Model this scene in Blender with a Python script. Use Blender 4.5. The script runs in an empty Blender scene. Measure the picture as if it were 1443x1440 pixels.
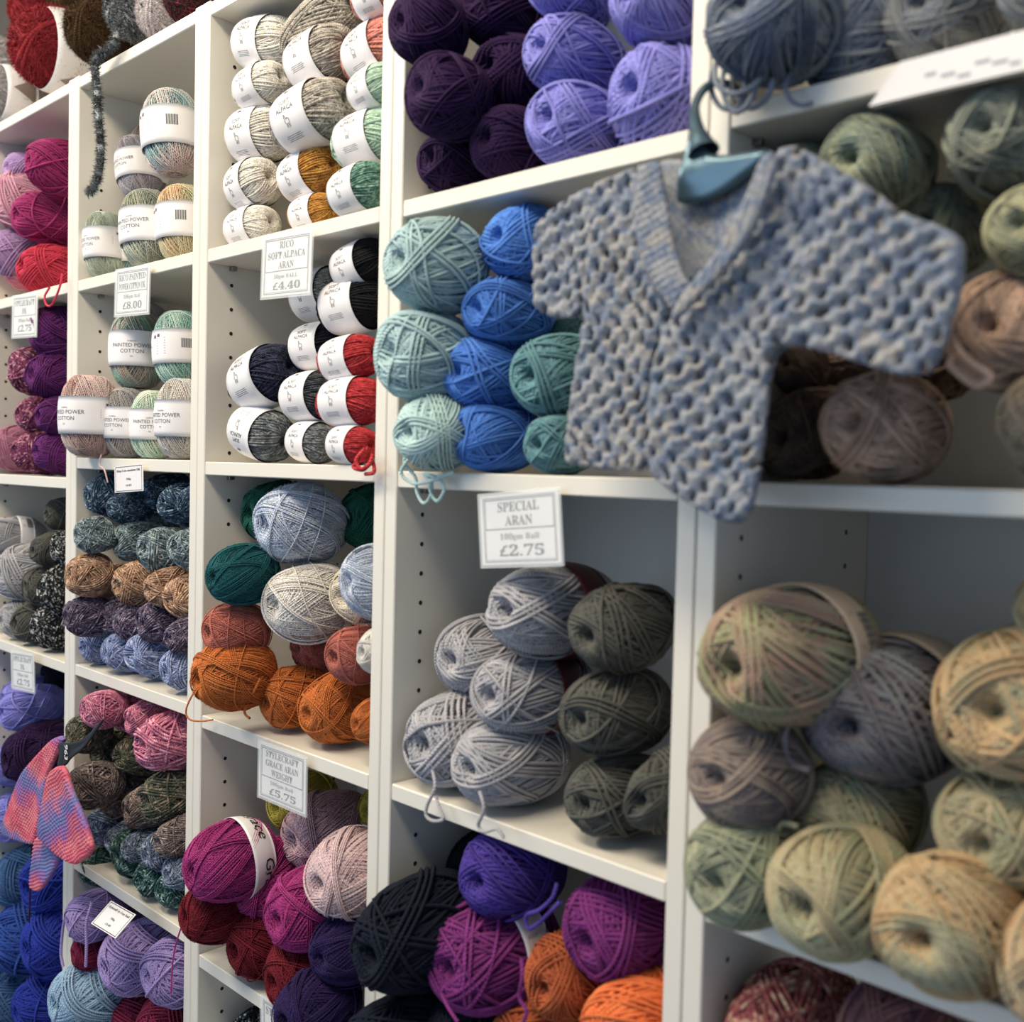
import bpy, math, random
import numpy as np
from mathutils import Matrix, Vector, Euler
R = math.radians
sc = bpy.context.scene
COL = sc.collection

# ---------------------------------------------------------------- camera
cd = bpy.data.cameras.new('camera'); cam = bpy.data.objects.new('camera', cd); COL.objects.link(cam)
cr = Vector((0.71340883, 0.7003207, 0.02446964)); cu = Vector((-0.04540821, 0.01135451, 0.99890398)); cf = Vector((-0.69927529, 0.71373804, -0.03990072))
M = Matrix.Identity(4)
for i in range(3):
    M[i][0] = cr[i]; M[i][1] = cu[i]; M[i][2] = -cf[i]
M[0][3], M[1][3], M[2][3] = 1.688476, -0.71137475, 1.42
cam.matrix_world = M
cd.sensor_width = 36; cd.lens = 1485.5 / 1443 * 36; cd.clip_start = 0.02
cd.dof.use_dof = True; cd.dof.focus_distance = 1.42; cd.dof.aperture_fstop = cd.lens / 1000 / 0.0085
sc.camera = cam
# ---------------------------------------------------------------- light and exposure
sc.view_settings.view_transform = 'Standard'; sc.view_settings.look = 'None'
sc.view_settings.gamma = 1; sc.view_settings.exposure = -0.14; sc.view_settings.use_curve_mapping = False
w = bpy.data.worlds.new('shop_light'); sc.world = w; w.use_nodes = True
bg = w.node_tree.nodes['Background']; bg.inputs[0].default_value = (0.50, 0.70, 1.0, 1); bg.inputs[1].default_value = 0.62
def area(name, loc, target, sx, sy, power, col):
    l = bpy.data.lights.new(name, 'AREA'); l.shape = 'RECTANGLE'; l.size = sx; l.size_y = sy; l.energy = power; l.color = col
    o = bpy.data.objects.new(name, l); COL.objects.link(o); o.location = loc
    o.rotation_euler = (Vector(target) - Vector(loc)).to_track_quat('-Z', 'Y').to_euler(); return o
area('ceiling_panel_light', (1.0, -0.95, 2.72), (1.1, -0.2, 1.2), 1.2, 0.35, 33, (1.0, 0.87, 0.67))
area('ceiling_panel_light', (-0.7, -1.05, 2.72), (-0.1, -0.2, 1.2), 1.3, 0.35, 42, (1.0, 0.89, 0.71))
area('front_fill_light', (-0.6, -3.6, 1.7), (0.5, 0, 1.1), 3.0, 1.8, 27, (0.66, 0.82, 1.0))  # added cool fill from the front, not an actual window

# ---------------------------------------------------------------- materials
def s2l(c):
    return tuple(((v / 12.92) if v <= 0.04045 else ((v + 0.055) / 1.055) ** 2.4) for v in c)
def hexc(h):
    h = h.lstrip('#'); return s2l([int(h[i:i + 2], 16) / 255 for i in (0, 2, 4)])
def newmat(name):
    m = bpy.data.materials.new(name); m.use_nodes = True; nt = m.node_tree
    return m, nt, nt.nodes['Principled BSDF']
def N(nt, t, **kw):
    n = nt.nodes.new(t)
    for k, v in kw.items(): setattr(n, k, v)
    return n
def plain(name, col, rough=0.5, spec=0.5, mottle=0.0, scale=8, bump=0.0, metal=0.0):
    m, nt, b = newmat(name); c = hexc(col) if isinstance(col, str) else col
    b.inputs['Base Color'].default_value = (*c, 1); b.inputs['Roughness'].default_value = rough
    b.inputs['Specular IOR Level'].default_value = spec; b.inputs['Metallic'].default_value = metal
    tc = N(nt, 'ShaderNodeTexCoord'); no = N(nt, 'ShaderNodeTexNoise'); no.inputs['Scale'].default_value = scale; no.inputs['Detail'].default_value = 6
    nt.links.new(tc.outputs['Object'], no.inputs['Vector'])
    mx = N(nt, 'ShaderNodeMix', data_type='RGBA'); mx.inputs[6].default_value = (*[v * (1 - mottle) for v in c], 1); mx.inputs[7].default_value = (*[min(1, v * (1 + mottle)) for v in c], 1)
    nt.links.new(no.outputs['Fac'], mx.inputs[0]); nt.links.new(mx.outputs[2], b.inputs['Base Color'])
    if bump:
        bp = N(nt, 'ShaderNodeBump'); bp.inputs['Strength'].default_value = bump; bp.inputs['Distance'].default_value = 0.002
        nt.links.new(no.outputs['Fac'], bp.inputs['Height']); nt.links.new(bp.outputs[0], b.inputs['Normal'])
    return m
PAL = {
 'plum': ('s', '#34164a', '#260e36'), 'lavender': ('s', '#908ee0', '#7c7ad0'), 'aqua': ('s', '#a9c6c8', '#95b5b9'), 'aqualight': ('s', '#bfdcd8', '#abcdcb'),
 'blue': ('s', '#4f8ce4', '#3e7ad4'), 'teal': ('s', '#679aa2', '#578890'), 'ltgrey': ('s', '#b4b2b6', '#a09ea4'), 'char': ('s', '#605f58', '#4e4e48'),
 'navyblack': ('s', '#0d111c', '#080b14'), 'navy': ('s', '#0e182a', '#091020'), 'violet': ('s', '#4f389c', '#402c86'), 'magpurple': ('s', '#862a7c', '#6e2068'),
 'rust': ('s', '#c05a20', '#a44a18'), 'orange': ('s', '#f67a22', '#ee6a18'), 
 'cream': ('m', '#efe9dc', '#d9d1c2', '#f4f0e8'), 'beigegrey': ('m', '#b8aea0', '#8c8478', '#cfc6b8'), 'mustard': ('m', '#d08c1c', '#a86a10', '#dda032'),
 'coral': ('m', '#e08a78', '#c97262', '#eaa294'), 'sage': ('m', '#b8d6bc', '#9cbfa4', '#cfe4d0'), 'greentweed': ('m', '#6a9e86', '#3f6a60', '#a8c8b4'),
 'black': ('s', '#17171a', '#0e0e10'), 'ltmarl': ('m', '#a4a69e', '#84867e', '#bcbeb6'), 'blacknavy': ('s', '#1c1d28', '#12131c'), 'nightblue': ('m', '#262a40', '#181b2c', '#3a3e58'),
 'charmarl2': ('m', '#3c3f44', '#2a2c30', '#5a5e62'), 'red': ('m', '#c6242c', '#a01820', '#d83c40'), 'charmarl': ('m', '#6c7072', '#4a4e50', '#8e9292'),
 'deepgreen': ('s', '#126b58', '#0c5546'), 'palebl': ('m', '#cad4e8', '#b2c0dc', '#e2e8f0'), 'peacock': ('s', '#10686e', '#0c545c'), 'offwhite': ('s', '#f6eee6', '#ece4dc'),
 'cream2': ('s', '#efe4cc', '#e2d4ba'), 'coralmo': ('s', '#d07664', '#bc6454'), 'orangemo': ('s', '#de7a1c', '#c86812'), 'yellowmo': ('s', '#c6b62c', '#aa9c20'),
 'dustypink': ('s', '#cba6b0', '#b8929e'), 'palepink': ('s', '#e6c8ca', '#d6b6ba'), 'magenta': ('s', '#bb2e88', '#a02472'), 'darkred': ('s', '#861428', '#6c0e20'),
 'dkviolet': ('s', '#33205e', '#281848'), 'bw': ('m', '#1c2024', '#0f1214', '#d4d6d8'),
 'pc_pinkteal': ('v', '#dcbcbc', '#e4d2cc', '#8fb4b8', '#7c9c9c'), 'pc_greybrown': ('v', '#8a8a88', '#a88c74', '#7c7c80', '#b09a88'), 'pc_mauve': ('v', '#a49cac', '#8c8c9a', '#c4b4bc', '#b0b8c0'),
 'pc_peach': ('v', '#dcb48c', '#d4c49c', '#b4c098', '#e4ccb0'), 'pc_green': ('v', '#aab8a4', '#c4ccb8', '#94a498', '#d4d8c8'), 'pc_bluegreen': ('v', '#a0b8b4', '#8ca8a8', '#c4d0c8', '#b8b8ac'),
 'pc_olive': ('v', '#b0b49c', '#8c948c', '#d0d0bc', '#a4b4ac'), 'pc_peachteal': ('v', '#d8bc98', '#a4948c', '#8cb8a8', '#c8d0b0'), 'pc_mint': ('v', '#a8d0c0', '#8cc0b4', '#c8e0d4', '#bcdccc'),
 'pc_pink': ('v', '#d8b0a8', '#bc9c98', '#e4ccc4', '#a49c98'), 'pc_pinkgrey': ('v', '#c8a8a4', '#8c9498', '#b8a8a0', '#7c8c94'), 'pc_mint2': ('v', '#dcdccc', '#b8dccc', '#c8d8bc', '#e8e4d8'),
 'pc_cream': ('v', '#e4d8cc', '#d8d0c8', '#b4b4b4', '#ece4d8'),
 's_blue': ('m', '#34506c', '#22384e', '#8fa4b4'), 's_greyteal': ('m', '#74888e', '#4c5e66', '#bcc8c8'), 's_copper': ('m', '#b48c6c', '#8a6450', '#dcb898'), 's_purple': ('m', '#665870', '#42384e', '#a898ac'),
 's_peri': ('m', '#8c9cc8', '#6c78a8', '#c0c8e0'), 's_pink': ('m', '#d0708e', '#a05878', '#eaa8bc'), 's_moss': ('m', '#5c5c4a', '#3c4438', '#a48c78'), 's_taupe': ('m', '#7c6c68', '#5a5054', '#b09c90'),
 's_steel': ('m', '#6c7c98', '#48566e', '#b0bccc'), 's_dteal': ('m', '#36605c', '#1e3e40', '#98b4ac'),
 'lilac': ('s', '#ab94cf', '#967fbe'), 'maroon': ('s', '#8a1444', '#6e0e34'), 'paleblue2': ('s', '#9cbcd8', '#86a8c6'), 'fuchsia': ('s', '#aa206e', '#8e1658'), 'crimson': ('s', '#d8284c', '#c01c40'),
 'rosepink': ('s', '#d66a80', '#c4586e'), 'coralpink': ('s', '#e08090', '#cc6c7c'), 'lilaclt': ('s', '#bc98cc', '#a884bc'), 'pinkpale': ('s', '#d8a0b4', '#c88ca4'), 'purple': ('s', '#6a2070', '#54185a'),
 'tweed': ('m', '#8a3a64', '#5c1c48', '#e0a0a8'), 'rosedust': ('s', '#c07c98', '#a86884'), 'denim': ('s', '#3c6698', '#2f5484'), 'royal': ('s', '#2038a8', '#182c90'), 'royal2': ('s', '#2850a8', '#204090'),
 'maroondk': ('s', '#5c1020', '#480c18'),
 'v_slate': ('v', '#8492a8', '#64708c', '#a4acb4', '#9c9890'), 'v_slateg': ('v', '#98a0a8', '#7c8490', '#b0b0ac', '#8c94a4'), 'v_greengrey': ('v', '#8ca094', '#b8bc98', '#6c7c78', '#a0a49c'),
 'v_greygreen': ('v', '#8c948c', '#a8ac98', '#707870', '#c0bc9c'), 'v_greensand': ('v', '#a0a488', '#c8c498', '#88988c', '#b8b08c'), 'v_brown': ('v', '#b09078', '#c8a48c', '#8c7464', '#b8967c'),
 'v_browndk': ('v', '#5c4c44', '#7c6454', '#4c403c', '#6c5c50'), 'v_taupe': ('v', '#a89880', '#948470', '#bcac90', '#847464'), 'v_greenpink': ('v', '#bcc098', '#c09884', '#a0a478', '#dcb090'),
 'v_greymauve': ('v', '#a0a4a4', '#8c8084', '#70747c', '#9c8c80'), 'v_sand': ('v', '#ccb88c', '#dcb27c', '#b8b48c', '#c8bc9c'), 'v_mauve': ('v', '#8c7c78', '#a89484', '#74686c', '#bca890'),
 'v_sandgreen': ('v', '#bcbc94', '#ccb88c', '#a8ac88', '#c8a880'), 'v_green': ('v', '#acb490', '#989c80', '#c4c4a0', '#c4a888'), 'v_peach': ('v', '#dcb888', '#ccbc98', '#e0a870', '#c4bc94'),
 'v_red': ('m', '#b86460', '#8c3c44', '#dcb894'), 'v_wine': ('v', '#8c4c5c', '#64405c', '#a06c68', '#5c3450'),
 'furred': ('s', '#a01828', '#7c101e'), 'furbrown': ('s', '#4e3416', '#38240e'), 'furgrey': ('m', '#a8a4a4', '#8c8888', '#d0cccc'), 'furhusky': ('m', '#5c6468', '#26282c', '#b4b8bc'),
 'furpale': ('m', '#c8bcbe', '#a89c9e', '#e4dcdc'), 'furgreyd': ('m', '#2c2a30', '#181618', '#a82830'),
}
_ym = {}
def soft(c):   # deep pile: light bouncing between strands deepens a yarn's colour, so the fibre itself is paler
    l = 0.3 * c[0] + 0.59 * c[1] + 0.11 * c[2]; return tuple(min(0.95, (v * 0.86 + l * 0.14) * 1.06) for v in c)
def yarn(key, ply=True):
    if key in _ym: return _ym[key]
    sp = PAL[key]; kind = sp[0]; cols = [soft(hexc(c)) for c in sp[1:]]
    if key.startswith('v_'): cols = [tuple(v * (1.15 if key == 'v_brown' else 0.95 if key == 'v_browndk' else 0.74) for v in c) for c in cols]
    m, nt, b = newmat('yarn_' + key)
    b.inputs['Roughness'].default_value = 0.85; b.inputs['Specular IOR Level'].default_value = 0.25
    b.inputs['Sheen Weight'].default_value = 0.12; b.inputs['Sheen Roughness'].default_value = 0.5
    b.inputs['Sheen Tint'].default_value = (*cols[0], 1)
    uv = N(nt, 'ShaderNodeUVMap'); sep = N(nt, 'ShaderNodeSeparateXYZ'); nt.links.new(uv.outputs[0], sep.inputs[0])
    at = N(nt, 'ShaderNodeAttribute', attribute_name='strand'); oi = N(nt, 'ShaderNodeObjectInfo'); tc = N(nt, 'ShaderNodeTexCoord')
    def math_(op, a, c):
        n = N(nt, 'ShaderNodeMath', operation=op)
        for i, v in enumerate((a, c)):
            if isinstance(v, (int, float)): n.inputs[i].default_value = v
            else: nt.links.new(v, n.inputs[i])
        return n.outputs[0]
    wv = math_('ADD', math_('MULTIPLY', sep.outputs[0], 1.0), math_('MULTIPLY', at.outputs['Fac'], 37.0))
    wv = math_('ADD', wv, math_('MULTIPLY', oi.outputs['Random'], 91.0))
    ramp = N(nt, 'ShaderNodeValToRGB'); el = ramp.color_ramp.elements
    if kind in 's':
        no = N(nt, 'ShaderNodeTexNoise', noise_dimensions='1D'); no.inputs['Scale'].default_value = 3.0; no.inputs['Detail'].default_value = 2
        nt.links.new(wv, no.inputs['W']); el[0].position = 0.3; el[1].position = 0.7; el[0].color = (*cols[1], 1); el[1].color = (*cols[0], 1); fac = no.outputs['Fac']
    elif kind == 'm':
        no = N(nt, 'ShaderNodeTexNoise', noise_dimensions='1D'); no.inputs['Scale'].default_value = 4.5; no.inputs['Detail'].default_value = 3; no.inputs['Roughness'].default_value = 0.7
        nt.links.new(wv, no.inputs['W']); fac = no.outputs['Fac']
        el[0].position = 0.38; el[0].color = (*cols[1], 1); el[1].position = 0.66; el[1].color = (*cols[2], 1)
        e = el.new(0.52); e.color = (*cols[0], 1)
    else:
        no = N(nt, 'ShaderNodeTexNoise', noise_dimensions='4D'); no.inputs['Scale'].default_value = 1.5; no.inputs['Detail'].default_value = 1
        nt.links.new(tc.outputs['Object'], no.inputs['Vector']); nt.links.new(math_('MULTIPLY', oi.outputs['Random'], 60.0), no.inputs['W'])
        n2 = N(nt, 'ShaderNodeTexNoise', noise_dimensions='1D'); n2.inputs['Scale'].default_value = 0.8; nt.links.new(wv, n2.inputs['W'])
        fac = math_('ADD', math_('MULTIPLY', no.outputs['Fac'], 0.75), math_('MULTIPLY', n2.outputs['Fac'], 0.45)); fac = math_('SUBTRACT', fac, 0.1)
        el[0].position = 0.3; el[0].color = (*cols[0], 1); el[1].position = 0.75; el[1].color = (*cols[3], 1)
        e = el.new(0.45); e.color = (*cols[1], 1); e = el.new(0.6); e.color = (*cols[2], 1)
    nt.links.new(fac, ramp.inputs[0])
    # small per strand brightness change
    br = math_('ADD', math_('MULTIPLY', at.outputs['Fac'], 0.24), 0.88)
    mx = N(nt, 'ShaderNodeMix', data_type='RGBA', blend_type='MULTIPLY'); mx.inputs[0].default_value = 1
    cmb = N(nt, 'ShaderNodeCombineXYZ')
    for i in range(3): nt.links.new(br, cmb.inputs[i])
    nt.links.new(ramp.outputs[0], mx.inputs[6]); nt.links.new(cmb.outputs[0], mx.inputs[7]); nt.links.new(mx.outputs[2], b.inputs['Base Color'])
    # twisted plies
    ph = math_('ADD', math_('MULTIPLY', sep.outputs[0], 150.0), math_('MULTIPLY', sep.outputs[1], 12.566))
    sn = N(nt, 'ShaderNodeMath', operation='SINE'); nt.links.new(ph, sn.inputs[0])
    bp = N(nt, 'ShaderNodeBump'); bp.inputs['Strength'].default_value = 0.45; bp.inputs['Distance'].default_value = 0.0008
    nt.links.new(sn.outputs[0], bp.inputs['Height']); nt.links.new(bp.outputs[0], b.inputs['Normal'])
    _ym[key] = m; return m

MW = plain('white_laminate', '#e2ddd2', 0.38, 0.4, 0.02, 5, 0.02)
MBACK = plain('white_backboard', '#d6d6d4', 0.6, 0.3, 0.03, 3)
MHOLE = plain('painted_hole_shade', '#18181a', 0.8)
MPIN = plain('steel_pin', '#9a9a9a', 0.3, 0.5, 0.05, 20, 0, 1.0)
MCARD = plain('paper_card', '#e9e6e6', 0.5, 0.4, 0.02, 30)
MINK = plain('black_ink', '#101014', 0.6)
MGINK = plain('grey_ink', '#5c5a60', 0.6)
MBAND = plain('paper_band', '#eeeaea', 0.42, 0.5, 0.02, 6)
MMAROON = plain('maroon_band', '#4a1420', 0.4, 0.5, 0.05, 6)
MTAN = plain('tan_band', '#c8b49e', 0.5, 0.4, 0.05, 9)
MBLUEP = plain('blue_print', '#50648c', 0.5)
MPINKP = plain('pink_print', '#c87a94', 0.5); MGREYP = plain('grey_print', '#9aa0a8', 0.5)
MGLIT = plain('glitter_print', '#8c7c74', 0.35, 0.6, 0.7, 120, 0.2)
MHANG = plain('slate_hanger', '#57717f', 0.3, 0.6, 0.1, 6, 0.02, 0.65)
MBLK = plain('black_plastic', '#1e1f20', 0.45)
def lam():
    m, nt, b = newmat('clear_laminate'); b.inputs['Base Color'].default_value = (0.95, 0.97, 0.97, 1); b.inputs['Roughness'].default_value = 0.12
    b.inputs['Alpha'].default_value = 0.22; return m
MLAM = lam()

# ---------------------------------------------------------------- helpers
def link(name, me, parent=None, mat=None):
    o = bpy.data.objects.new(name, me); COL.objects.link(o)
    if parent is not None: o.parent = parent
    if mat is not None and me is not None:
        me.materials.clear(); me.materials.append(mat)
    return o
def tag(o, label, cat, group=None):
    o['label'] = label; o['category'] = cat
    if group: o['group'] = group
    return o
def npmesh(name, V, Fq, smooth=True, uv=None, strand=None, tris=None):
    """Fq: (n,4) quads; tris: (m,3). uv: per-vertex (n,2); strand: per-vertex float."""
    me = bpy.data.meshes.new(name); V = np.asarray(V, np.float32)
    Fq = np.zeros((0, 4), np.int32) if Fq is None else np.asarray(Fq, np.int32)
    T = np.zeros((0, 3), np.int32) if tris is None else np.asarray(tris, np.int32)
    me.vertices.add(len(V)); me.vertices.foreach_set('co', V.ravel())
    nl = Fq.size + T.size; me.loops.add(nl); li = np.concatenate([Fq.ravel(), T.ravel()]).astype(np.int32)
    me.loops.foreach_set('vertex_index', li)
    me.polygons.add(len(Fq) + len(T))
    st = np.concatenate([np.arange(len(Fq)) * 4, Fq.size + np.arange(len(T)) * 3]).astype(np.int32)
    me.polygons.foreach_set('loop_start', st)
    me.update(calc_edges=True)
    me.polygons.foreach_set('use_smooth', np.full(len(me.polygons), smooth))
    if uv is not None:
        l = me.uv_layers.new(name='UVMap'); l.data.foreach_set('uv', np.asarray(uv, np.float32)[li].ravel())
    if strand is not None:
        a = me.attributes.new('strand', 'FLOAT', 'POINT'); a.data.foreach_set('value', np.asarray(strand, np.float32))
    return me
def boxes(name, L, bev=0.0008):
    """list of (x0,x1,y0,y1,z0,z1) -> one mesh with small bevels by inset corners"""
    V = []; Q = []
    for (x0, x1, y0, y1, z0, z1) in L:
        n = len(V); b = min(bev, (x1 - x0) / 3, (y1 - y0) / 3, (z1 - z0) / 3)
        # 24 verts: each corner gives three
        idx = {}
        for ix, X in enumerate((x0, x1)):
            for iy, Y in enumerate((y0, y1)):
                for iz, Zz in enumerate((z0, z1)):
                    sx, sy, sz = (1 - 2 * ix) * b, (1 - 2 * iy) * b, (1 - 2 * iz) * b
                    for ax, v in enumerate(((X, Y + sy, Zz + sz), (X + sx, Y, Zz + sz), (X + sx, Y + sy, Zz))):
                        idx[ix, iy, iz, ax] = len(V); V.append(v)
        g = lambda a, c, d, ax: idx[a, c, d, ax]
        for s in (0, 1):
            Q.append([g(s, 0, 0, 0), g(s, 0, 1, 0), g(s, 1, 1, 0), g(s, 1, 0, 0)])
            Q.append([g(0, s, 0, 1), g(1, s, 0, 1), g(1, s, 1, 1), g(0, s, 1, 1)])
            Q.append([g(0, 0, s, 2), g(0, 1, s, 2), g(1, 1, s, 2), g(1, 0, s, 2)])
        for a in (0, 1):
            for c in (0, 1):
                Q.append([g(0, a, c, 1), g(1, a, c, 1), g(1, a, c, 2), g(0, a, c, 2)])
                Q.append([g(a, 0, c, 0), g(a, 1, c, 0), g(a, 1, c, 2), g(a, 0, c, 2)])
                Q.append([g(a, c, 0, 0), g(a, c, 1, 0), g(a, c, 1, 1), g(a, c, 0, 1)])
        
    V = np.array(V); T = []
    for i in range(0, len(V), 3): T.append([i, i + 1, i + 2])
    me = npmesh(name, V, Q, smooth=False, tris=T)
    import bmesh
    bm = bmesh.new(); bm.from_mesh(me); bmesh.ops.recalc_face_normals(bm, faces=bm.faces); bm.to_mesh(me); bm.free()
    return me
def tube_np(P, Nn, rad, sides, closed=True, flat=1.0):
    """P (m,k,3) loops, Nn normals. returns V,Q,U(length),side"""
    m, k, _ = P.shape
    if closed: T = np.roll(P, -1, 1) - np.roll(P, 1, 1)
    else:
        T = np.gradient(P, axis=1)
    T /= np.linalg.norm(T, axis=2, keepdims=True) + 1e-9
    Bn = np.cross(T, Nn); Bn /= np.linalg.norm(Bn, axis=2, keepdims=True) + 1e-9
    N2 = np.cross(Bn, T)
    a = np.arange(sides) / sides * 2 * np.pi
    rad = np.asarray(rad)
    if rad.ndim == 1: rad = rad[:, None, None, None]
    elif rad.ndim == 2: rad = rad[:, :, None, None]
    V = P[:, :, None, :] + rad * (np.cos(a)[None, None, :, None] * Bn[:, :, None, :] + flat * np.sin(a)[None, None, :, None] * N2[:, :, None, :])
    seg = np.linalg.norm(np.diff(P, axis=1), axis=2); U = np.concatenate([np.zeros((m, 1)), np.cumsum(seg, 1)], 1)
    i = np.arange(m)[:, None, None]; j = np.arange(k if closed else k - 1)[None, :, None]; s = np.arange(sides)[None, None, :]
    j2 = (j + 1) % k; s2 = (s + 1) % sides
    base = i * k * sides
    Q = np.stack(np.broadcast_arrays(base + j * sides + s, base + j * sides + s2, base + j2 * sides + s2, base + j2 * sides + s), -1).reshape(-1, 4)
    UV = np.stack(np.broadcast_arrays(U[:, :, None], (np.arange(sides) / sides)[None, None, :]), -1).reshape(-1, 2)
    return V.reshape(-1, 3), Q, UV

# ---------------------------------------------------------------- yarn ball prototypes (unit diameter, axis = local Y, front end at -Y)
def blob(D, seed, amt):
    g = np.random.RandomState(seed); o = np.zeros(len(D))
    for _ in range(7):
        k = g.normal(size=3) * 1.9; o += np.sin(D @ k + g.uniform(0, 6.28)) / 7
    return 1 + amt * o * 2
def surf(D, L, p, seed, amt, hole=0.16, off=0.0):
    """unit direction -> surface point of a skein"""
    a = 0.5; b = L / 2
    q = (np.abs(D[:, 0]) ** p + np.abs(D[:, 2]) ** p) + np.abs(D[:, 1]) ** p
    lat2 = np.sqrt(D[:, 0] ** 2 + D[:, 2] ** 2); q = (lat2 ** p + np.abs(D[:, 1]) ** p) ** (-1 / p)
    dim = 1 - 0.32 * np.exp(-(lat2 / hole) ** 2)
    r = blob(D, seed, amt)
    X = np.stack([D[:, 0] * q * (a + off) * r, D[:, 1] * q * (b + off) * dim * (0.5 + 0.5 * r), D[:, 2] * q * (a + off) * r], 1)
    return X
def skein(name, seed, L=1.8, p=2.35, sd=0.036, bundles=15, per=7, tilt=(68, 82), amt=0.05, straps=4, seg=40, sides=4, fuzz=0, messy=0.0, hole=0.2, fuzzlen=0.07, loose=0):
    g = np.random.RandomState(seed)
    loops = []; radii = []; sid = []; th = np.arange(seg) / seg * 2 * np.pi
    def loop(nv, beta, off, wob, ph):
        n = nv / np.linalg.norm(nv); t = np.cross(n, [0.13, 0.97, 0.21]); t /= np.linalg.norm(t); s = np.cross(n, t)
        bt = beta + wob * np.sin(th * 2 + ph) + wob * 0.5 * np.sin(th * 3 + ph * 2.1)
        D = np.sin(bt)[:, None] * n + np.cos(bt)[:, None] * (np.cos(th)[:, None] * t + np.sin(th)[:, None] * s)
        D /= np.linalg.norm(D, axis=1, keepdims=True)
        return surf(D, L, p, seed, amt, hole, off), D
    allD = []
    for k in range(bundles):
        az = k * 2.39996 + g.uniform(-0.3, 0.3)
        tl = R(g.uniform(*tilt)); 
        nv = np.array([math.sin(tl) * math.cos(az), math.cos(tl) * (1 if k % 2 else -1), math.sin(tl) * math.sin(az)])
        n_ = per + g.randint(-2, 3); ph0 = g.uniform(0, 6.28); wob0 = g.uniform(0.01, 0.05) + messy * 0.06
        for j in range(n_):
            beta = (j - (n_ - 1) / 2) * sd * 2 * 1.10 + g.normal() * sd * 0.16 + messy * g.normal() * 0.03
            off = (k / bundles) * 0.06 - 0.055 + g.uniform(-0.25, 0.25) * sd + messy * g.uniform(-0.01, 0.02)
            X, D = loop(nv + g.normal(size=3) * (0.01 + 0.06 * messy), beta, off, wob0, ph0 + g.normal() * 0.12)
            loops.append(X); allD.append(D); radii.append(sd / 2 * g.uniform(0.92, 1.08)); sid.append(g.uniform())
    for k in range(straps):
        az = g.uniform(0, 6.28); tl = R(g.uniform(25, 70)); nv = np.array([math.sin(tl) * math.cos(az), -math.cos(tl), math.sin(tl) * math.sin(az)])
        c0 = g.uniform(-0.4, 0.4); n_ = g.randint(1, 5)
        for j in range(n_):
            X, D = loop(nv, c0 + j * sd * 2.1, 0.012 + 0.004 * k, 0.05, g.uniform(0, 0.4))
            loops.append(X); allD.append(D); radii.append(sd / 2 * 1.08); sid.append(g.uniform())
    P = np.stack(loops); D = np.stack(allD)
    Nn = D.copy(); Nn[:, :, 1] /= (L * L) * 0.5; Nn /= np.linalg.norm(Nn, axis=2, keepdims=True)
    V, Q, UV = tube_np(P, Nn, np.array(radii), sides)
    st = np.repeat(np.array(sid), seg * sides)
    UV[:, 0] += st * 11.3
    # core
    nu, nv_ = 28, 18
    uu, vv = np.meshgrid(np.arange(nu) / nu * 2 * np.pi, np.linspace(0.02, np.pi - 0.02, nv_), indexing='ij')
    Dc = np.stack([np.sin(vv) * np.cos(uu), np.cos(vv), np.sin(vv) * np.sin(uu)], -1).reshape(-1, 3)
    Xc = surf(Dc, L, p, seed, amt, hole, -0.058)
    i, j = np.meshgrid(np.arange(nu), np.arange(nv_ - 1), indexing='ij'); i2 = (i + 1) % nu
    Qc = np.stack([i * nv_ + j, i * nv_ + j + 1, i2 * nv_ + j + 1, i2 * nv_ + j], -1).reshape(-1, 4) + len(V)
    UVc = np.stack([vv.ravel() * 3, uu.ravel() * 3], 1)
    T = None
    V = np.concatenate([V, Xc]); Q = np.concatenate([Q, Qc]); UV = np.concatenate([UV, UVc]); st = np.concatenate([st, np.full(len(Xc), 0.2)])
    if fuzz:
        Df = g.normal(size=(fuzz, 3)); Df /= np.linalg.norm(Df, axis=1, keepdims=True)
        B0 = surf(Df, L, p, seed, amt, hole, 0.0); nn = Df.copy(); nn[:, 1] /= L; nn /= np.linalg.norm(nn, axis=1, keepdims=True)
        tn = g.normal(size=(fuzz, 3)); tn -= (tn * nn).sum(1, keepdims=True) * nn; tn /= np.linalg.norm(tn, axis=1, keepdims=True)
        ln = g.uniform(0.5, 1.1, (fuzz, 1)) * fuzzlen; wd = 0.0022 if fuzzlen < 0.1 else 0.006
        tip = B0 + (nn * g.uniform(0.3, 0.9, (fuzz, 1)) + tn * 0.7) * ln; sidev = np.cross(nn, tn) * wd
        Vf = np.stack([B0 + sidev, B0 - sidev, tip], 1).reshape(-1, 3); n0 = len(V)
        T = (np.arange(fuzz * 3).reshape(-1, 3) + n0)
        V = np.concatenate([V, Vf]); UV = np.concatenate([UV, np.repeat(g.uniform(0, 9, (fuzz, 2)), 3, 0)]); st = np.concatenate([st, np.repeat(g.uniform(0.4, 1, fuzz), 3)])
    return npmesh(name, V, Q, True, UV, st, T)
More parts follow.
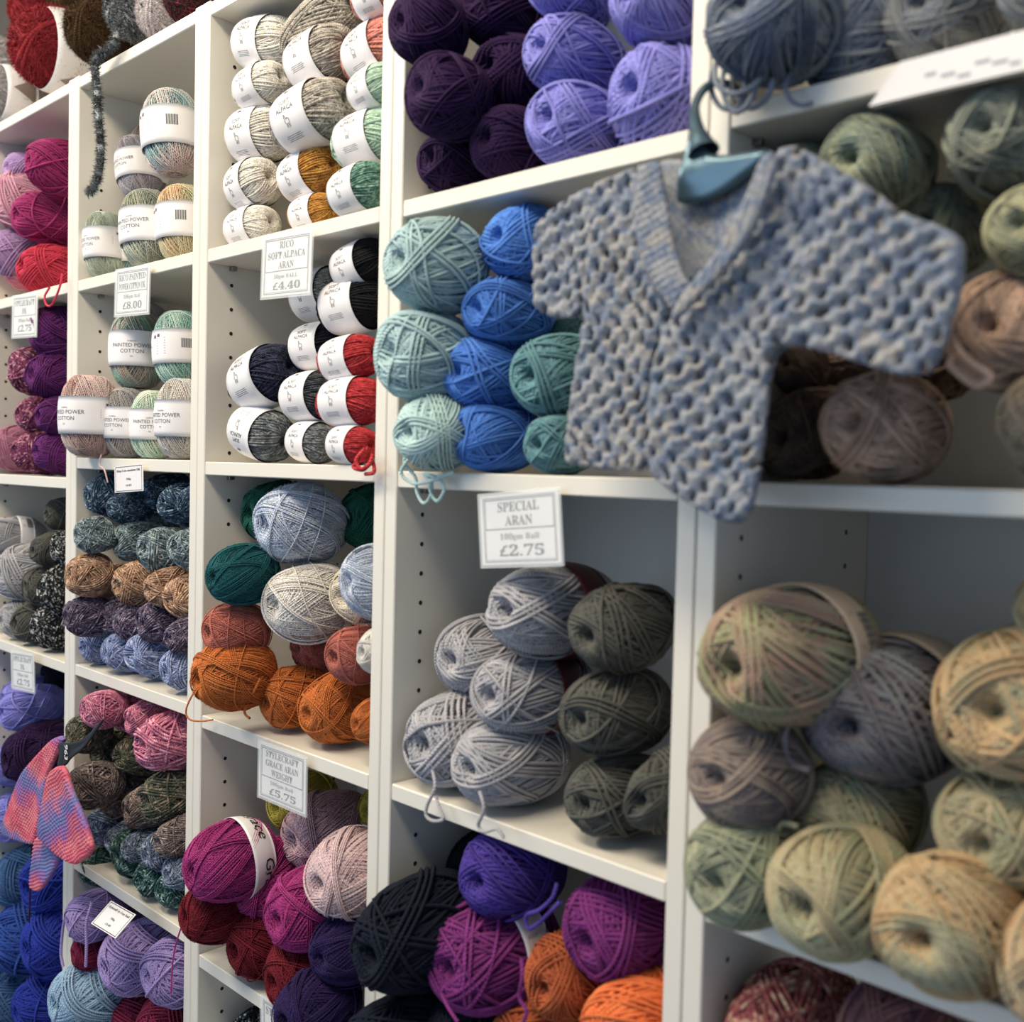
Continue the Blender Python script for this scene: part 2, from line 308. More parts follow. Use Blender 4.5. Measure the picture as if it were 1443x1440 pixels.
PROTO = {
 'aran': [skein('aran_skein', 11 + i, 1.85, 2.4, 0.042, 17, 6, (56, 80), 0.05, 7, messy=0.12) for i in range(4)],
 'aran2': [skein('double_knit_skein', 31 + i, 1.7, 2.35, 0.034, 17, 7, (56, 80), 0.06, 7, seg=36, messy=0.1) for i in range(3)],
 'moh': [skein('mohair_skein', 51 + i, 1.42, 2.2, 0.020, 18, 11, (58, 80), 0.05, 6, seg=36, sides=3, fuzz=2600, fuzzlen=0.055) for i in range(3)],
 'slub': [skein('slub_skein', 71 + i, 1.6, 2.1, 0.040, 16, 5, (45, 80), 0.10, 6, seg=36, messy=0.7, hole=0.25) for i in range(4)],
 'alp': [skein('alpaca_skein', 91 + i, 1.6, 2.9, 0.044, 16, 6, (66, 84), 0.03, 0, seg=36, fuzz=900, fuzzlen=0.04, hole=0.2) for i in range(3)],
 'cot': [skein('cotton_skein', 111 + i, 1.5, 2.7, 0.026, 16, 9, (62, 80), 0.03, 0, seg=32, sides=3, fuzz=700, fuzzlen=0.03) for i in range(3)],
 'fur': [skein('fur_skein', 131 + i, 1.35, 2.2, 0.07, 10, 4, (45, 80), 0.10, 0, seg=28, messy=0.8, fuzz=16000, fuzzlen=0.12) for i in range(2)],
}
def prof(y, L, p):  # skein radius at axial y
    return 0.5 * max(0.0, 1 - (abs(y) / (L / 2)) ** p) ** (1 / p)

# ---------------------------------------------------------------- text
_tc = {}
BOLD = {}
for i in range(26): BOLD[chr(65 + i)] = chr(0x1D400 + i); BOLD[chr(97 + i)] = chr(0x1D41A + i)
for i in range(10): BOLD[chr(48 + i)] = chr(0x1D7CE + i)
def text_np(s, size=1.0, shear=0.0, bold=False, width=None, serif=False):
    """centred flat text -> (V2, faces list)"""
    if serif: s = ''.join(BOLD.get(c, c) for c in s)
    key = (s, shear, bold)
    if key not in _tc:
        cu_ = bpy.data.curves.new('txt', 'FONT'); cu_.body = s; cu_.resolution_u = 2; cu_.shear = shear; cu_.align_x = 'CENTER'; cu_.align_y = 'CENTER'
        if bold: cu_.offset = 0.012
        o = bpy.data.objects.new('txt', cu_); COL.objects.link(o); dg = bpy.context.evaluated_depsgraph_get()
        me = bpy.data.meshes.new_from_object(o.evaluated_get(dg)); V = np.array([v.co[:] for v in me.vertices]).reshape(-1, 3)[:, :2]; Fs = [tuple(p.vertices) for p in me.polygons]
        bpy.data.meshes.remove(me); bpy.data.objects.remove(o); bpy.data.curves.remove(cu_)
        if len(V): V = V - (V.max(0) + V.min(0)) / 2
        _tc[key] = (V, Fs)
    V, Fs = _tc[key]
    if not len(V): return V.reshape(0, 2), []
    V = V * size
    if width:
        V = V.copy(); wcur = np.ptp(V[:, 0])
        V[:, 0] *= width / wcur
    return V, Fs
def strip2(pts, wd):
    """thin polyline -> quads"""
    V = []; Fs = []
    for (a, b) in zip(pts[:-1], pts[1:]):
        a = np.array(a, float); b = np.array(b, float); t = b - a; l = np.linalg.norm(t) + 1e-9; n = np.array([-t[1], t[0]]) / l * wd / 2; k = len(V)
        V += [a + n, a - n, b - n, b + n]; Fs.append((k, k + 1, k + 2, k + 3))
    return np.array(V), Fs
def rect2(x0, x1, y0, y1): return np.array([(x0, y0), (x1, y0), (x1, y1), (x0, y1)], float), [(0, 1, 2, 3)]
class Flat:
    def __init__(s): s.V = []; s.F = []; s.n = 0
    def add(s, VF, dx=0, dy=0, rot=0):
        V, Fs = VF
        if len(V) == 0: return s
        if rot:
            c, q = math.cos(rot), math.sin(rot); V = np.stack([V[:, 0] * c - V[:, 1] * q, V[:, 0] * q + V[:, 1] * c], 1)
        s.V.append(V + np.array([dx, dy])); s.F += [tuple(i + s.n for i in f) for f in Fs]; s.n += len(V); return s
    def get(s): return np.concatenate(s.V), s.F
def pymesh(name, V, Fs, smooth=False):
    me = bpy.data.meshes.new(name); me.from_pydata([tuple(map(float, v)) for v in V], [], Fs); me.update()
    if smooth: me.polygons.foreach_set('use_smooth', [True] * len(me.polygons))
    return me
def alpaca_doodle(sz):
    return strip2([(x * sz, y * sz) for x, y in [(-.35, .5), (-.2, .55), (-.22, .35), (-.3, .3), (-.2, .1), (-.28, -.1), (-.15, -.25), (-.15, -.6), (-.05, -.6), (-.03, -.3), (.12, -.3), (.15, -.6), (.25, -.6), (.24, -.25), (.33, -.05), (.3, .12), (.1, .2), (-.08, .15), (-.12, .35), (-.2, .55)]], .035 * sz + .003)
# band: surface of revolution over y in [y0,y1]
def band_mesh(name, y0, y1, L, p, lift=0.022, n=48, m=8):
    ys = np.linspace(y0, y1, m); V = []; Fs = []
    rr = [prof(y, L, p) + lift for y in ys]
    for t in (0, 0.006):
        for y, r_ in zip(ys, rr):
            for i in range(n):
                a = i / n * 2 * math.pi; V.append(((r_ - t) * math.cos(a), y, (r_ - t) * math.sin(a)))
    for s in range(2):
        for j in range(m - 1):
            for i in range(n):
                i2 = (i + 1) % n; q = (s * m * n + j * n + i, s * m * n + j * n + i2, s * m * n + (j + 1) * n + i2, s * m * n + (j + 1) * n + i)
                Fs.append(q if s else q[::-1])
    for j in (0, m - 1):
        for i in range(n):
            i2 = (i + 1) % n; Fs.append((j * n + i, j * n + i2, m * n + j * n + i2, m * n + j * n + i))
    return pymesh(name, V, Fs, True)
def wrap(flat, mode, L, p, lift=0.026, phi0=0.0, yc=0.0):
    V, Fs = flat.get(); out = []
    for x, y in V:
        if mode == 's':
            ax = yc + x; r_ = prof(ax, L, p) + lift; a = phi0 + y / 0.52; out.append((r_ * math.cos(a), ax, r_ * math.sin(a)))
        else:
            ax = yc + y; r_ = prof(ax, L, p) + lift; a = phi0 + x / 0.52; out.append((r_ * math.sin(a), ax, r_ * math.cos(a)))
    return pymesh('lettering', out, Fs)
BANDS = {}
def mk_alp(flip):
    f = Flat(); f.add(text_np('SOFT', .11, 0, True), 0, .14).add(text_np('ALPACA', .11, 0, True), 0, .03).add(alpaca_doodle(.17), 0, -.16)
    g = Flat(); 
    for i, wd in enumerate((.32, .36, .30, .34)): g.add(rect2(-wd / 2, wd / 2, -.40 - i * .03, -.392 - i * .03))
    g.add(rect2(-.05, .05, .33, .38))
    h = Flat(); h.add(f.get()).add(g.get())
    if flip:
        V, Fs = h.get(); h = Flat(); h.add((V * -1, Fs))
    return wrap(h, 's', 1.6, 2.9, .050, phi0=0.1, yc=-0.14)
BANDS['alp'] = (band_mesh('paper_band', -.56, .27, 1.6, 2.9, .046), mk_alp(0), MBAND, MGINK)
BANDS['alpf'] = (BANDS['alp'][0], mk_alp(1), MBAND, MGINK)
def mk_cot(bar):
    h = Flat(); 
    for ph in (0, 1.63):   # two repeats round the band
        h.add(text_np('creative', .05), ph, .13).add(text_np('PAINTED POWER', .1, 0, False), ph, .05).add(text_np('COTTON', .1), ph, -.06).add(text_np('DK', .04), ph, -.16)
    for x in (.78, -.85):
        h.add(rect2(-.04, .04, -.025, .025), x, .19)
        for i in range(5): h.add(rect2(-.14, .14, -.004, .004), x, .1 - i * .035)
    if bar:
        h = Flat(); 
        for i in range(14): h.add(rect2(0, .006 + .006 * (i % 3 == 0), -.09, .09), .28 + i * .014, .05)
        for i in range(7): h.add(rect2(-.1, .1, -.004, .004), -.12, .15 - i * .05)
        h.add(rect2(-.03, .03, -.03, .03), -.28, .18).add(rect2(-.03, .03, -.03, .03), -.18, .2)
        h.add(text_np('COTTON', .06), -.55, 0)
    return wrap(h, 'u', 1.5, 2.7, .040, phi0=0.0)
BANDS['cot'] = (band_mesh('paper_band', -.33, .33, 1.5, 2.7, .036), mk_cot(0), MBAND, MGINK)
BANDS['cotb'] = (BANDS['cot'][0], mk_cot(1), MBAND, MGINK)
def mk_lines(p, L, yc, txt='100g', n=5, phis=(0.9, 2.6, 4.2, 5.6), size=.12):
    h = Flat()
    for ph in phis:
        h.add(text_np(txt, size, 0.2 if txt == 'Grace' else 0), ph * .52, .1)
        for i in range(n): h.add(rect2(-.16, .16, -.005, .005), ph * .52, .0 - i * .035)
    return wrap(h, 'u', L, p, .066 if L != 1.35 else .092, yc=yc)
def mk_bar(p, L, yc):
    h = Flat()
    for ph in (0.3, 1.9, 3.5, 5.1):
        for i in range(16): h.add(rect2(0, .007 + .008 * (i % 3 == 0), -.08, .08), ph * .52 + i * .018, .08)
        for i in range(2): h.add(rect2(-.02, .25, -.005, .005), ph * .52, -.06 - i * .04)
    return wrap(h, 'u', L, p, .066 if L != 1.35 else .092, yc=yc)
BANDS['maroon'] = (band_mesh('paper_band', -.12, .38, 1.85, 2.4, .056), None, MMAROON, MCARD)
BANDS['whiteprint'] = (band_mesh('paper_band', .14, .5, 1.42, 2.2, .056), mk_lines(2.2, 1.42, .3), MBAND, MGINK)
BANDS['whiteprinta'] = (band_mesh('paper_band', -.15, .3, 1.85, 2.4, .056), mk_lines(2.4, 1.85, .08), MBAND, MGINK)
BANDS['grace'] = (band_mesh('paper_band', .08, .5, 1.42, 2.2, .056), mk_lines(2.2, 1.42, .25, 'Grace', 1, size=.26), MBAND, MINK)
BANDS['barcode'] = (band_mesh('paper_band', -.05, .35, 1.7, 2.35, .056), mk_bar(2.35, 1.7, .15), MBAND, MINK)
BANDS['tan'] = (band_mesh('paper_band', .0, .36, 1.75, 2.4, .06), mk_bar(2.4, 1.75, .2), MTAN, MGINK)
BANDS['tanblue'] = (band_mesh('paper_band', -.1, .5, 1.75, 2.4, .06), mk_lines(2.4, 1.75, .12, 'DK', 4), MTAN, MBLUEP)
BANDS['glit'] = (band_mesh('paper_band', -.3, .3, 1.35, 2.2, .085), mk_lines(2.2, 1.35, .08, '100g', 3), MBAND, MGINK)

def mk_patch():
    f = Flat()
    for ph in (0.2, 1.8, 3.4, 5.0): f.add((np.array([(-.22, .24), (.22, .24), (0, -.2)]), [(0, 2, 1)]), ph * .52, 0)
    # fine rows so that the patch follows the curve of the band
    V, Fs = f.get(); O = Flat()
    for q in Fs:
        a, b_, c = [V[i] for i in q]
        n = 6
        for i in range(n):
            for j in range(n - i):
                P_ = lambda u_, v_: a + (b_ - a) * u_ / n + (c - a) * v_ / n
                O.add((np.array([P_(i, j), P_(i + 1, j), P_(i, j + 1)]), [(0, 1, 2)]))
                if i + j < n - 1: O.add((np.array([P_(i + 1, j), P_(i + 1, j + 1), P_(i, j + 1)]), [(0, 1, 2)]))
    return wrap(O, 'u', 1.35, 2.2, .092)
GPATCH = mk_patch(); GPATCH.materials.append(MGLIT)

# ---------------------------------------------------------------- bookcases
LV = {'1a': 1.7018, '1b': 1.3878, '1c': 1.0872, '2a': 1.7003, '2b': 1.421, '2c': 1.0906, '2d': 0.7754, '3a': 1.6985, '3b': 1.4196, '3c': 1.0812, '3d': 0.7559, '4a': 1.6981, '4b': 1.4149, '4c': 1.0801, '5a': 1.7078, '5b': 1.4142, '5c': 1.0767, '3e': 0.572, '4d': 0.765, '2e': 0.465, '5d': 0.75, '4e': 0.42, '1e': 0.2, '5e': 0.42}
T = 0.0185; SHT = 0.0177; DEP = 0.262; H = 2.0199
UNIT = {1: ('a', 'b', 'c', 'd', 'e'), 2: ('a', 'b', 'c', 'd', 'e'), 3: ('a', 'b', 'c', 'd', 'e'), 4: ('a', 'b', 'c', 'd', 'e'), 5: ('a', 'b', 'c', 'd', 'e')}
ULAB = {1: 'white bookcase of grey and purple yarn at the photo edge, top far lower left', 2: 'narrow white bookcase holding pastel cotton balls and rows of slub yarn', 3: 'narrow white bookcase holding banded alpaca and fluffy mohair balls',
        4: 'narrow white bookcase holding plum, bright blue and light grey yarn balls', 5: 'white bookcase nearest the camera holding earthy variegated yarn balls'}
ULAB[1] = 'white bookcase with purple and charcoal yarn balls, farthest along the wall'
def holes_mesh(x, sgn):
    V = []; Fs = []; n = 10
    for yy in (0.037, 0.218):
        z = 0.12
        while z < 1.98:
            k = len(V)
            # flat dark disc: the shade inside a peg hole put into its colour
            for i in range(n):
                a = i / n * 2 * math.pi; V.append((x + sgn * 0.0003, yy + 0.0026 * math.cos(a), z + 0.0026 * math.sin(a)))
            Fs.append(tuple(range(k, k + n)))
            z += 0.032
    return pymesh('peg_holes', V, Fs)
for u in range(1, 6):
    x0 = (u - 2) * 0.4 + 0.0006; x1 = (u - 1) * 0.4 - 0.0006
    e = bpy.data.objects.new('bookcase', None); COL.objects.link(e); e.location = ((x0 + x1) / 2, 0.13, 0)
    tag(e, ULAB[u], 'bookcase', 'narrow white bookcases in a row')
    def part(name, me, mat, par=e):
        me.transform(Matrix.Translation((-(x0 + x1) / 2, -0.13, 0))); return link(name, me, par, mat)
    for k, (a, b) in enumerate(((x0, x0 + T), (x1 - T, x1))):
        sp = part('side_panel', boxes('side_panel', [(a, b, 0, DEP + 0.004, 0, H)], 0.0012), MW)
        hm = part('peg_holes', holes_mesh(b if k == 0 else a, 1 if k == 0 else -1), MHOLE, sp); hm['kind'] = 'stuff'
    part('back_panel', boxes('back_panel', [(x0 + T, x1 - T, DEP, DEP + 0.004, 0.06, H)]), MBACK)
    part('top_panel', boxes('top_panel', [(x0 + T, x1 - T, 0.001, DEP, H - SHT - 0.002, H - 0.002)], 0.0012), MW)
    part('plinth', boxes('plinth', [(x0 + T, x1 - T, 0.012, 0.03, 0, 0.07)]), MW)
    part('bottom_panel', boxes('bottom_panel', [(x0 + T, x1 - T, 0.001, DEP, 0.07, 0.088)], 0.0012), MW)
    for s in UNIT[u]:
        z = LV.get('%d%s' % (u, s))
        if z is None: continue
        sh = part('shelf', boxes('shelf', [(x0 + T + 0.0008, x1 - T - 0.0008, 0.0008, DEP - 0.002, z - SHT, z)], 0.0012), MW)
        for px in (x0 + T, x1 - T):
            a = min(px, px + math.copysign(0.008, (x0 + x1) / 2 - px)); 
            part('shelf_pin', boxes('shelf_pin', [(a, a + 0.008, 0.033, 0.041, z - SHT - 0.006, z - SHT)]), MPIN, sh)
# ---------------------------------------------------------------- room
def struct(name, me, mat):
    o = link(name, me, None, mat); o['kind'] = 'structure'; return o
MWALL = plain('dark_wall_paint', '#55534f', 0.8, 0.3, 0.08, 3, 0.05)
MFLOOR = plain('grey_vinyl', '#8c8780', 0.5, 0.4, 0.1, 4, 0.03)
MCEIL = plain('ceiling_white', '#d8d6d0', 0.8, 0.3, 0.03, 3, 0.05)
struct('wall_back', boxes('wall_back', [(-3.5, 4.0, 0.29, 0.40, 0, 2.8)]), MWALL)
struct('floor', boxes('floor', [(-3.5, 4.0, -4.2, 0.29, -0.1, 0)]), MFLOOR)
struct('ceiling', boxes('ceiling', [(-3.5, 4.0, -2.4, 0.29, 2.8, 2.9)]), MCEIL)

# ---------------------------------------------------------------- balls
BD = [
('f', 'aran', 0.8728, -0.0135, 1.8556, 0.0694, 1.12, -4.0, 3.8, 1.0, 'plum', 'dark plum yarn ball at the top of the outer stack beside the white post', 0, {}),
('f', 'aran', 0.9067, -0.0142, 1.7808, 0.0734, 1.12, -4.0, -2.3, 1.0, 'plum', 'dark plum yarn ball in the middle of the outer stack beside the white post', 0, {}),
('f', 'aran', 0.8551, 0.0534, 1.7323, 0.0658, 1.6, 0.0, -2.0, 1.0, 'plum', 'dark plum yarn ball at the foot of the outer stack beside the white post', 0, {}),
('f', 'aran', 0.9135, 0.0582, 1.8799, 0.07, 1.6, 0.0, -2.4, 1.0, 'plum', 'dark plum yarn ball at the top of the stack beside the lavender balls', 0, {}),
('f', 'aran', 0.9295, 0.0692, 1.8118, 0.0773, 1.6, 0.0, -2.7, 1.0, 'plum', 'dark plum yarn ball in the middle of the stack beside the lavender balls', 0, {}),
('f', 'aran', 0.9414, 0.054, 1.7357, 0.0723, 1.6, 0.0, -0.9, 1.0, 'plum', 'dark plum yarn ball at the foot of the stack beside the lavender balls', 0, {}),
('f', 'aran', 0.8426, 0.1828, 1.9384, 0.057, 1.15, 0.0, -0.5, 0.78, 'plum', 'dark plum yarn ball in shadow at the back, seen between upper plum balls', 0, {}),
('f', 'aran', 0.8393, 0.1832, 1.8567, 0.0569, 1.15, 0.0, 2.9, 0.78, 'plum', 'dark plum yarn ball in shadow at the back, seen between lower plum balls', 0, {}),
('f', 'aran', 0.8868, 0.1701, 1.8718, 0.0533, 1.15, 0.0, 0.8, 1.0, 'plum', 'dark plum yarn ball at the back against the lavender stack', 0, {}),
('f', 'aran', 1.0138, 0.0418, 1.8732, 0.0635, 1.6, 0.0, -0.7, 1.0, 'lavender', 'lavender yarn ball cut by the photo top beside the plum ones', 1, {}),
('f', 'aran', 1.0132, 0.0517, 1.8083, 0.0705, 1.6, 0.0, 0.2, 1.0, 'lavender', 'lavender yarn ball in the middle of the stack next to the plum balls', 1, {}),
('f', 'aran', 1.0281, 0.0512, 1.7377, 0.0761, 1.6, 0.0, 0.4, 1.0, 'lavender', 'lavender yarn ball at the foot of the stack next to the plum balls, edge overhanging', 1, {}),
('f', 'aran', 1.1131, 0.0451, 1.8237, 0.0623, 1.6, 0.0, -0.8, 1.0, 'lavender', 'lavender yarn ball high beside the post above the hanger hook', 1, {}),
('f', 'aran', 1.1175, 0.0688, 1.7449, 0.09, 1.6, 0.0, 1.0, 1.0, 'lavender', 'largest lavender yarn ball, on the shelf beside the post by the hanger hook', 1, {}),
('f', 'aran', 0.8965, -0.0171, 1.6183, 0.0877, 1.12, -4.0, -1.0, 1.0, 'aqua', 'pale aqua yarn ball at the top of its stack beside the post', 2, {}),
('f', 'aran', 0.885, -0.0171, 1.5289, 0.088, 1.12, -4.0, -2.0, 1.0, 'aqua', 'pale aqua yarn ball in the middle of its stack, bulging past the post', 2, {}),
('f', 'aran', 0.8993, -0.014, 1.4528, 0.0728, 1.12, -4.0, 3.2, 1.0, 'aqualight', 'palest aqua yarn ball, messy with loops hanging over the shelf edge', 2, {}),
('f', 'aran', 0.9649, 0.0491, 1.6428, 0.072, 1.55, 0.0, -2.5, 1.0, 'blue', 'bright blue yarn ball at the top of its column, touching the cardigan sleeve', 3, {}),
('f', 'aran', 0.9514, 0.0325, 1.5754, 0.0655, 1.55, 0.0, 3.3, 1.0, 'blue', 'bright blue yarn ball second from the top beneath the topmost blue one', 3, {}),
('f', 'aran', 0.9333, 0.0288, 1.5117, 0.072, 1.55, 0.0, -0.7, 1.0, 'blue', 'bright blue yarn ball third from the top beside the aqua ball', 3, {}),
('f', 'aran', 0.9383, 0.0297, 1.4496, 0.0667, 1.55, 0.0, -1.4, 1.0, 'blue', 'bright blue yarn ball resting on the shelf beside the messy aqua ball', 3, {}),
('f', 'aran', 0.958, 0.1139, 1.5713, 0.0423, 1.55, 0.0, 2.9, 1.0, 'teal', 'teal yarn ball peeping out just below the cardigan cuff', 4, {}),
('f', 'aran', 1.0073, 0.0571, 1.5078, 0.0787, 1.55, 0.0, 0.8, 1.0, 'teal', 'teal yarn ball half behind the cardigan, upper of the clear two', 4, {}),
('f', 'aran', 1.0264, 0.034, 1.4432, 0.0543, 1.55, 0.0, 3.2, 1.0, 'teal', 'teal yarn ball on the shelf half behind the cardigan hem', 4, {}),
('f', 'aran', 0.9841, 0.075, 1.2791, 0.0887, 1.8, 0.0, -3.5, 1.0, 'ltgrey', 'light grey yarn ball with maroon band at the top of the heap', 5, {'band': 'maroon'}),
('f', 'aran', 0.8828, 0.0834, 1.22, 0.0802, 1.58, 0.0, 0.9, 1.0, 'ltgrey', 'light grey yarn ball second highest against the side panel', 5, {}),
('f', 'aran', 0.9662, 0.0687, 1.195, 0.0819, 1.8, 0.0, -3.6, 1.0, 'ltgrey', 'light grey yarn ball with maroon band in the heap middle', 5, {'band': 'maroon'}),
('f', 'aran', 0.867, 0.0706, 1.1331, 0.102, 1.58, 0.0, 0.1, 0.97, 'ltgrey', 'light grey yarn ball on the shelf nearest the side panel', 5, {}),
('f', 'aran', 0.9555, 0.0464, 1.1238, 0.084, 1.58, 0.0, -0.1, 1.0, 'ltgrey', 'light grey yarn ball on the shelf front below the rest', 5, {}),
('f', 'aran', 1.0854, 0.0584, 1.2762, 0.0756, 1.58, 0.0, 3.4, 1.0, 'char', 'charcoal yarn ball at the top of the dark stack', 6, {}),
('f', 'aran', 1.0811, 0.057, 1.1967, 0.076, 1.58, 0.0, -1.1, 1.0, 'char', 'charcoal yarn ball in the middle of the dark stack', 6, {}),
('f', 'aran', 1.0867, 0.0564, 1.1176, 0.0721, 1.58, 0.0, -2.5, 1.0, 'char', 'charcoal yarn ball on the shelf beside the light grey one', 6, {}),
('f', 'aran', 1.154, 0.0539, 1.1426, 0.075, 1.58, 0.0, 1.0, 0.68, 'char', 'charcoal yarn ball on the shelf half behind the post', 6, {}),
('f', 'aran', 0.8573, 0.1281, 0.9715, 0.0941, 1.38, 0.0, -0.7, 0.78, 'navyblack', 'near-black navy yarn ball tucked high under the shelf', 7, {}),
('f', 'aran', 0.8698, 0.0029, 0.9377, 0.1103, 1.38, 0.0, 3.8, 0.947, 'navy', 'dark navy yarn ball bulging in front of the post beside the pale pink ball', 7, {}),
('f', 'aran', 0.8699, -0.0179, 0.8176, 0.1011, 1.12, -4.0, 1.9, 0.963, 'navy', 'dark navy yarn ball at the bottom below the other navy one', 7, {}),
('f', 'aran', 0.9365, 0.031, 0.8397, 0.0913, 1.38, 0.0, -1.2, 1.0, 'navy', 'dark navy yarn ball at the bottom beneath the purple ball', 7, {}),
('f', 'aran', 0.9609, 0.0481, 1.0131, 0.0846, 1.38, 0.0, -3.0, 1.0, 'violet', 'blue-violet yarn ball with a tied tail, under the white shelf', 7, {}),
('f', 'aran', 0.942, 0.0429, 0.927, 0.1056, 1.38, 0.0, -0.7, 1.0, 'magpurple', 'red-purple yarn ball with a dangling tail beside the navy ball', 7, {'band': 'whiteprint'}),
('f', 'aran', 1.0919, 0.0634, 1.0015, 0.0915, 1.38, 0.0, 3.5, 1.0, 'magpurple', 'red-purple yarn ball directly under the shelf beside the post', 7, {}),
('f', 'aran', 1.0415, 0.0521, 0.9381, 0.0756, 1.38, 0.0, 2.0, 1.0, 'rust', 'rust orange yarn ball wedged between the two red-purple balls', 7, {}),
('f', 'aran', 1.1344, 0.0394, 0.9266, 0.0861, 1.38, 0.0, -3.7, 1.0, 'orange', 'bright orange yarn ball at the bottom beside the post', 7, {}),
('f', 'aran', 1.0025, 0.0624, 0.857, 0.089, 1.38, 0.0, -3.7, 1.0, 'rust', 'rust orange yarn ball at the photo bottom, mostly cut off', 7, {}),
('s', 'alp', 0.4868, 0.0437, 1.9591, 0.0637, 1.6, 7.5, -8.0, 1.0, 'cream', 'cream banded yarn ball highest against the side panel', 8, {}),
('s', 'alp', 0.4867, 0.0364, 1.9035, 0.052, 1.6, 6.2, 8.0, 1.0, 'cream', 'cream banded yarn ball second highest against the side panel', 8, {}),
('s', 'alp', 0.461, 0.0478, 1.8476, 0.069, 1.6, 13.3, 2.0, 0.85, 'cream', 'cream banded yarn ball with the widest band, mid-heap', 8, {}),
('s', 'alp', 0.458, 0.0425, 1.7838, 0.0609, 1.6, 0.1, 6.0, 0.85, 'cream', 'cream banded yarn ball beside the upper mustard one', 8, {}),
('s', 'alp', 0.467, 0.0373, 1.7248, 0.0506, 1.6, 8.8, 6.0, 1.0, 'cream', 'cream banded yarn ball on the shelf at the bottom of its stack', 8, {}),
('s', 'alp', 0.5901, 0.058, 1.9816, 0.075, 1.6, 5.7, 20.0, 1.0, 'beigegrey', 'large stone grey marled yarn ball at the top with no band seen', 8, {'nb': 1}),
('s', 'alp', 0.6062, 0.044, 1.9106, 0.0639, 1.6, 5.0, 8.0, 1.0, 'beigegrey', 'stone grey marled yarn ball with band, upper of two', 8, {}),
('s', 'alp', 0.6203, 0.0247, 1.8345, 0.0708, 1.6, 10.1, 12.0, 1.0, 'beigegrey', 'stone grey marled yarn ball with band, just above the mustard one', 8, {}),
('s', 'alp', 0.5918, 0.0419, 1.7742, 0.0585, 1.6, 2.5, 8.0, 1.0, 'mustard', 'mustard banded yarn ball, upper of the two mustard ones', 8, {}),
('s', 'alp', 0.612, 0.0334, 1.7208, 0.0428, 1.6, 10.7, 6.0, 1.0, 'mustard', 'mustard banded yarn ball on the shelf, lower of two', 8, {}),
('s', 'alp', 0.7146, 0.048, 1.894, 0.062, 1.6, 1.0, 10.0, 1.0, 'coral', 'coral banded yarn ball half behind the post', 8, {}),
('s', 'alp', 0.7375, 0.0296, 1.9421, 0.0442, 1.6, 10.4, 8.0, 1.0, 'coral', 'coral banded yarn ball at the photo top behind the post', 8, {}),
('s', 'alp', 0.7274, 0.0329, 1.844, 0.0446, 1.6, 1.2, 8.0, 1.0, 'sage', 'pale sage banded yarn ball between the coral and larger sage ones', 8, {}),
('s', 'alp', 0.7089, 0.0431, 1.7941, 0.0605, 1.6, 11.0, 8.0, 1.0, 'sage', 'pale sage banded yarn ball beside the stone grey one', 8, {}),
('s', 'alp', 0.7257, 0.0159, 1.7254, 0.0517, 1.6, 4.8, 8.0, 1.0, 'greentweed', 'green banded yarn ball with loose strands, on the shelf by the post', 8, {}),
('s', 'alp', 0.7026, 0.0375, 1.6616, 0.0513, 1.6, 5.1, 10.0, 1.0, 'black', 'black banded yarn ball at the very top of the stack', 9, {}),
('s', 'alp', 0.5542, 0.0919, 1.6384, 0.0638, 1.6, 4.6, 5.0, 1.0, 'ltmarl', 'pale grey banded yarn ball half hidden behind the price sign', 9, {}),
('s', 'alp', 0.6873, 0.043, 1.6072, 0.0616, 1.6, 13.1, 8.0, 1.0, 'black', 'black banded yarn ball below the topmost black one', 9, {}),
('s', 'alp', 0.597, 0.0576, 1.5663, 0.0552, 1.6, 13.6, 5.0, 1.0, 'blacknavy', 'dark banded yarn ball behind the upper red one', 9, {}),
('s', 'alp', 0.5097, 0.0363, 1.5298, 0.073, 1.6, 1.2, 14.0, 1.0, 'nightblue', 'navy banded yarn ball leaning out by the side panel', 9, {}),
('s', 'alp', 0.606, 0.041, 1.5027, 0.0576, 1.6, 7.8, 4.0, 1.0, 'charmarl2', 'charcoal banded yarn ball beside the middle red one', 9, {}),
('s', 'alp', 0.7069, 0.0196, 1.5412, 0.049, 1.6, 12.4, 8.0, 1.0, 'red', 'red banded yarn ball, highest of three red ones', 9, {}),
('s', 'alp', 0.7171, 0.0166, 1.4917, 0.0533, 1.6, 13.4, 4.0, 1.0, 'red', 'red banded yarn ball, middle of three red ones', 9, {}),
('s', 'alp', 0.7263, 0.0109, 1.4414, 0.0418, 1.6, 3.1, -3.0, 1.0, 'red', 'red banded yarn ball on the shelf with strands over the edge', 9, {}),
('s', 'alp', 0.5086, 0.0318, 1.4527, 0.0636, 1.6, 3.6, -12.0, 1.0, 'charmarl', 'grey marled yarn ball with its band upside down', 9, {'flip': 1}),
('s', 'alp', 0.6144, 0.0361, 1.4447, 0.0482, 1.6, 1.7, -4.0, 1.0, 'charmarl', 'grey marled banded yarn ball on the shelf next to the lowest red', 9, {}),
('f', 'moh', 0.4668, 0.087, 1.3531, 0.0839, 1.24, 0.0, 0.3, 1.0, 'deepgreen', 'dark green fluffy ball in the upper corner behind the pale blue one', 10, {}),
('f', 'moh', 0.5685, 0.0538, 1.3444, 0.0991, 1.24, 0.0, 1.0, 1.0, 'palebl', 'pale blue fluffy ball highest in the pile', 10, {}),
('f', 'moh', 0.6112, 0.1409, 1.354, 0.0854, 1.24, 0.0, 1.9, 1.0, 'deepgreen', 'dark green fluffy ball under the shelf beside the post', 10, {}),
('f', 'moh', 0.5367, -0.0105, 1.2804, 0.0729, 1.22, -4.0, 3.3, 1.0, 'peacock', 'peacock teal fluffy ball sitting on the coral one', 10, {}),
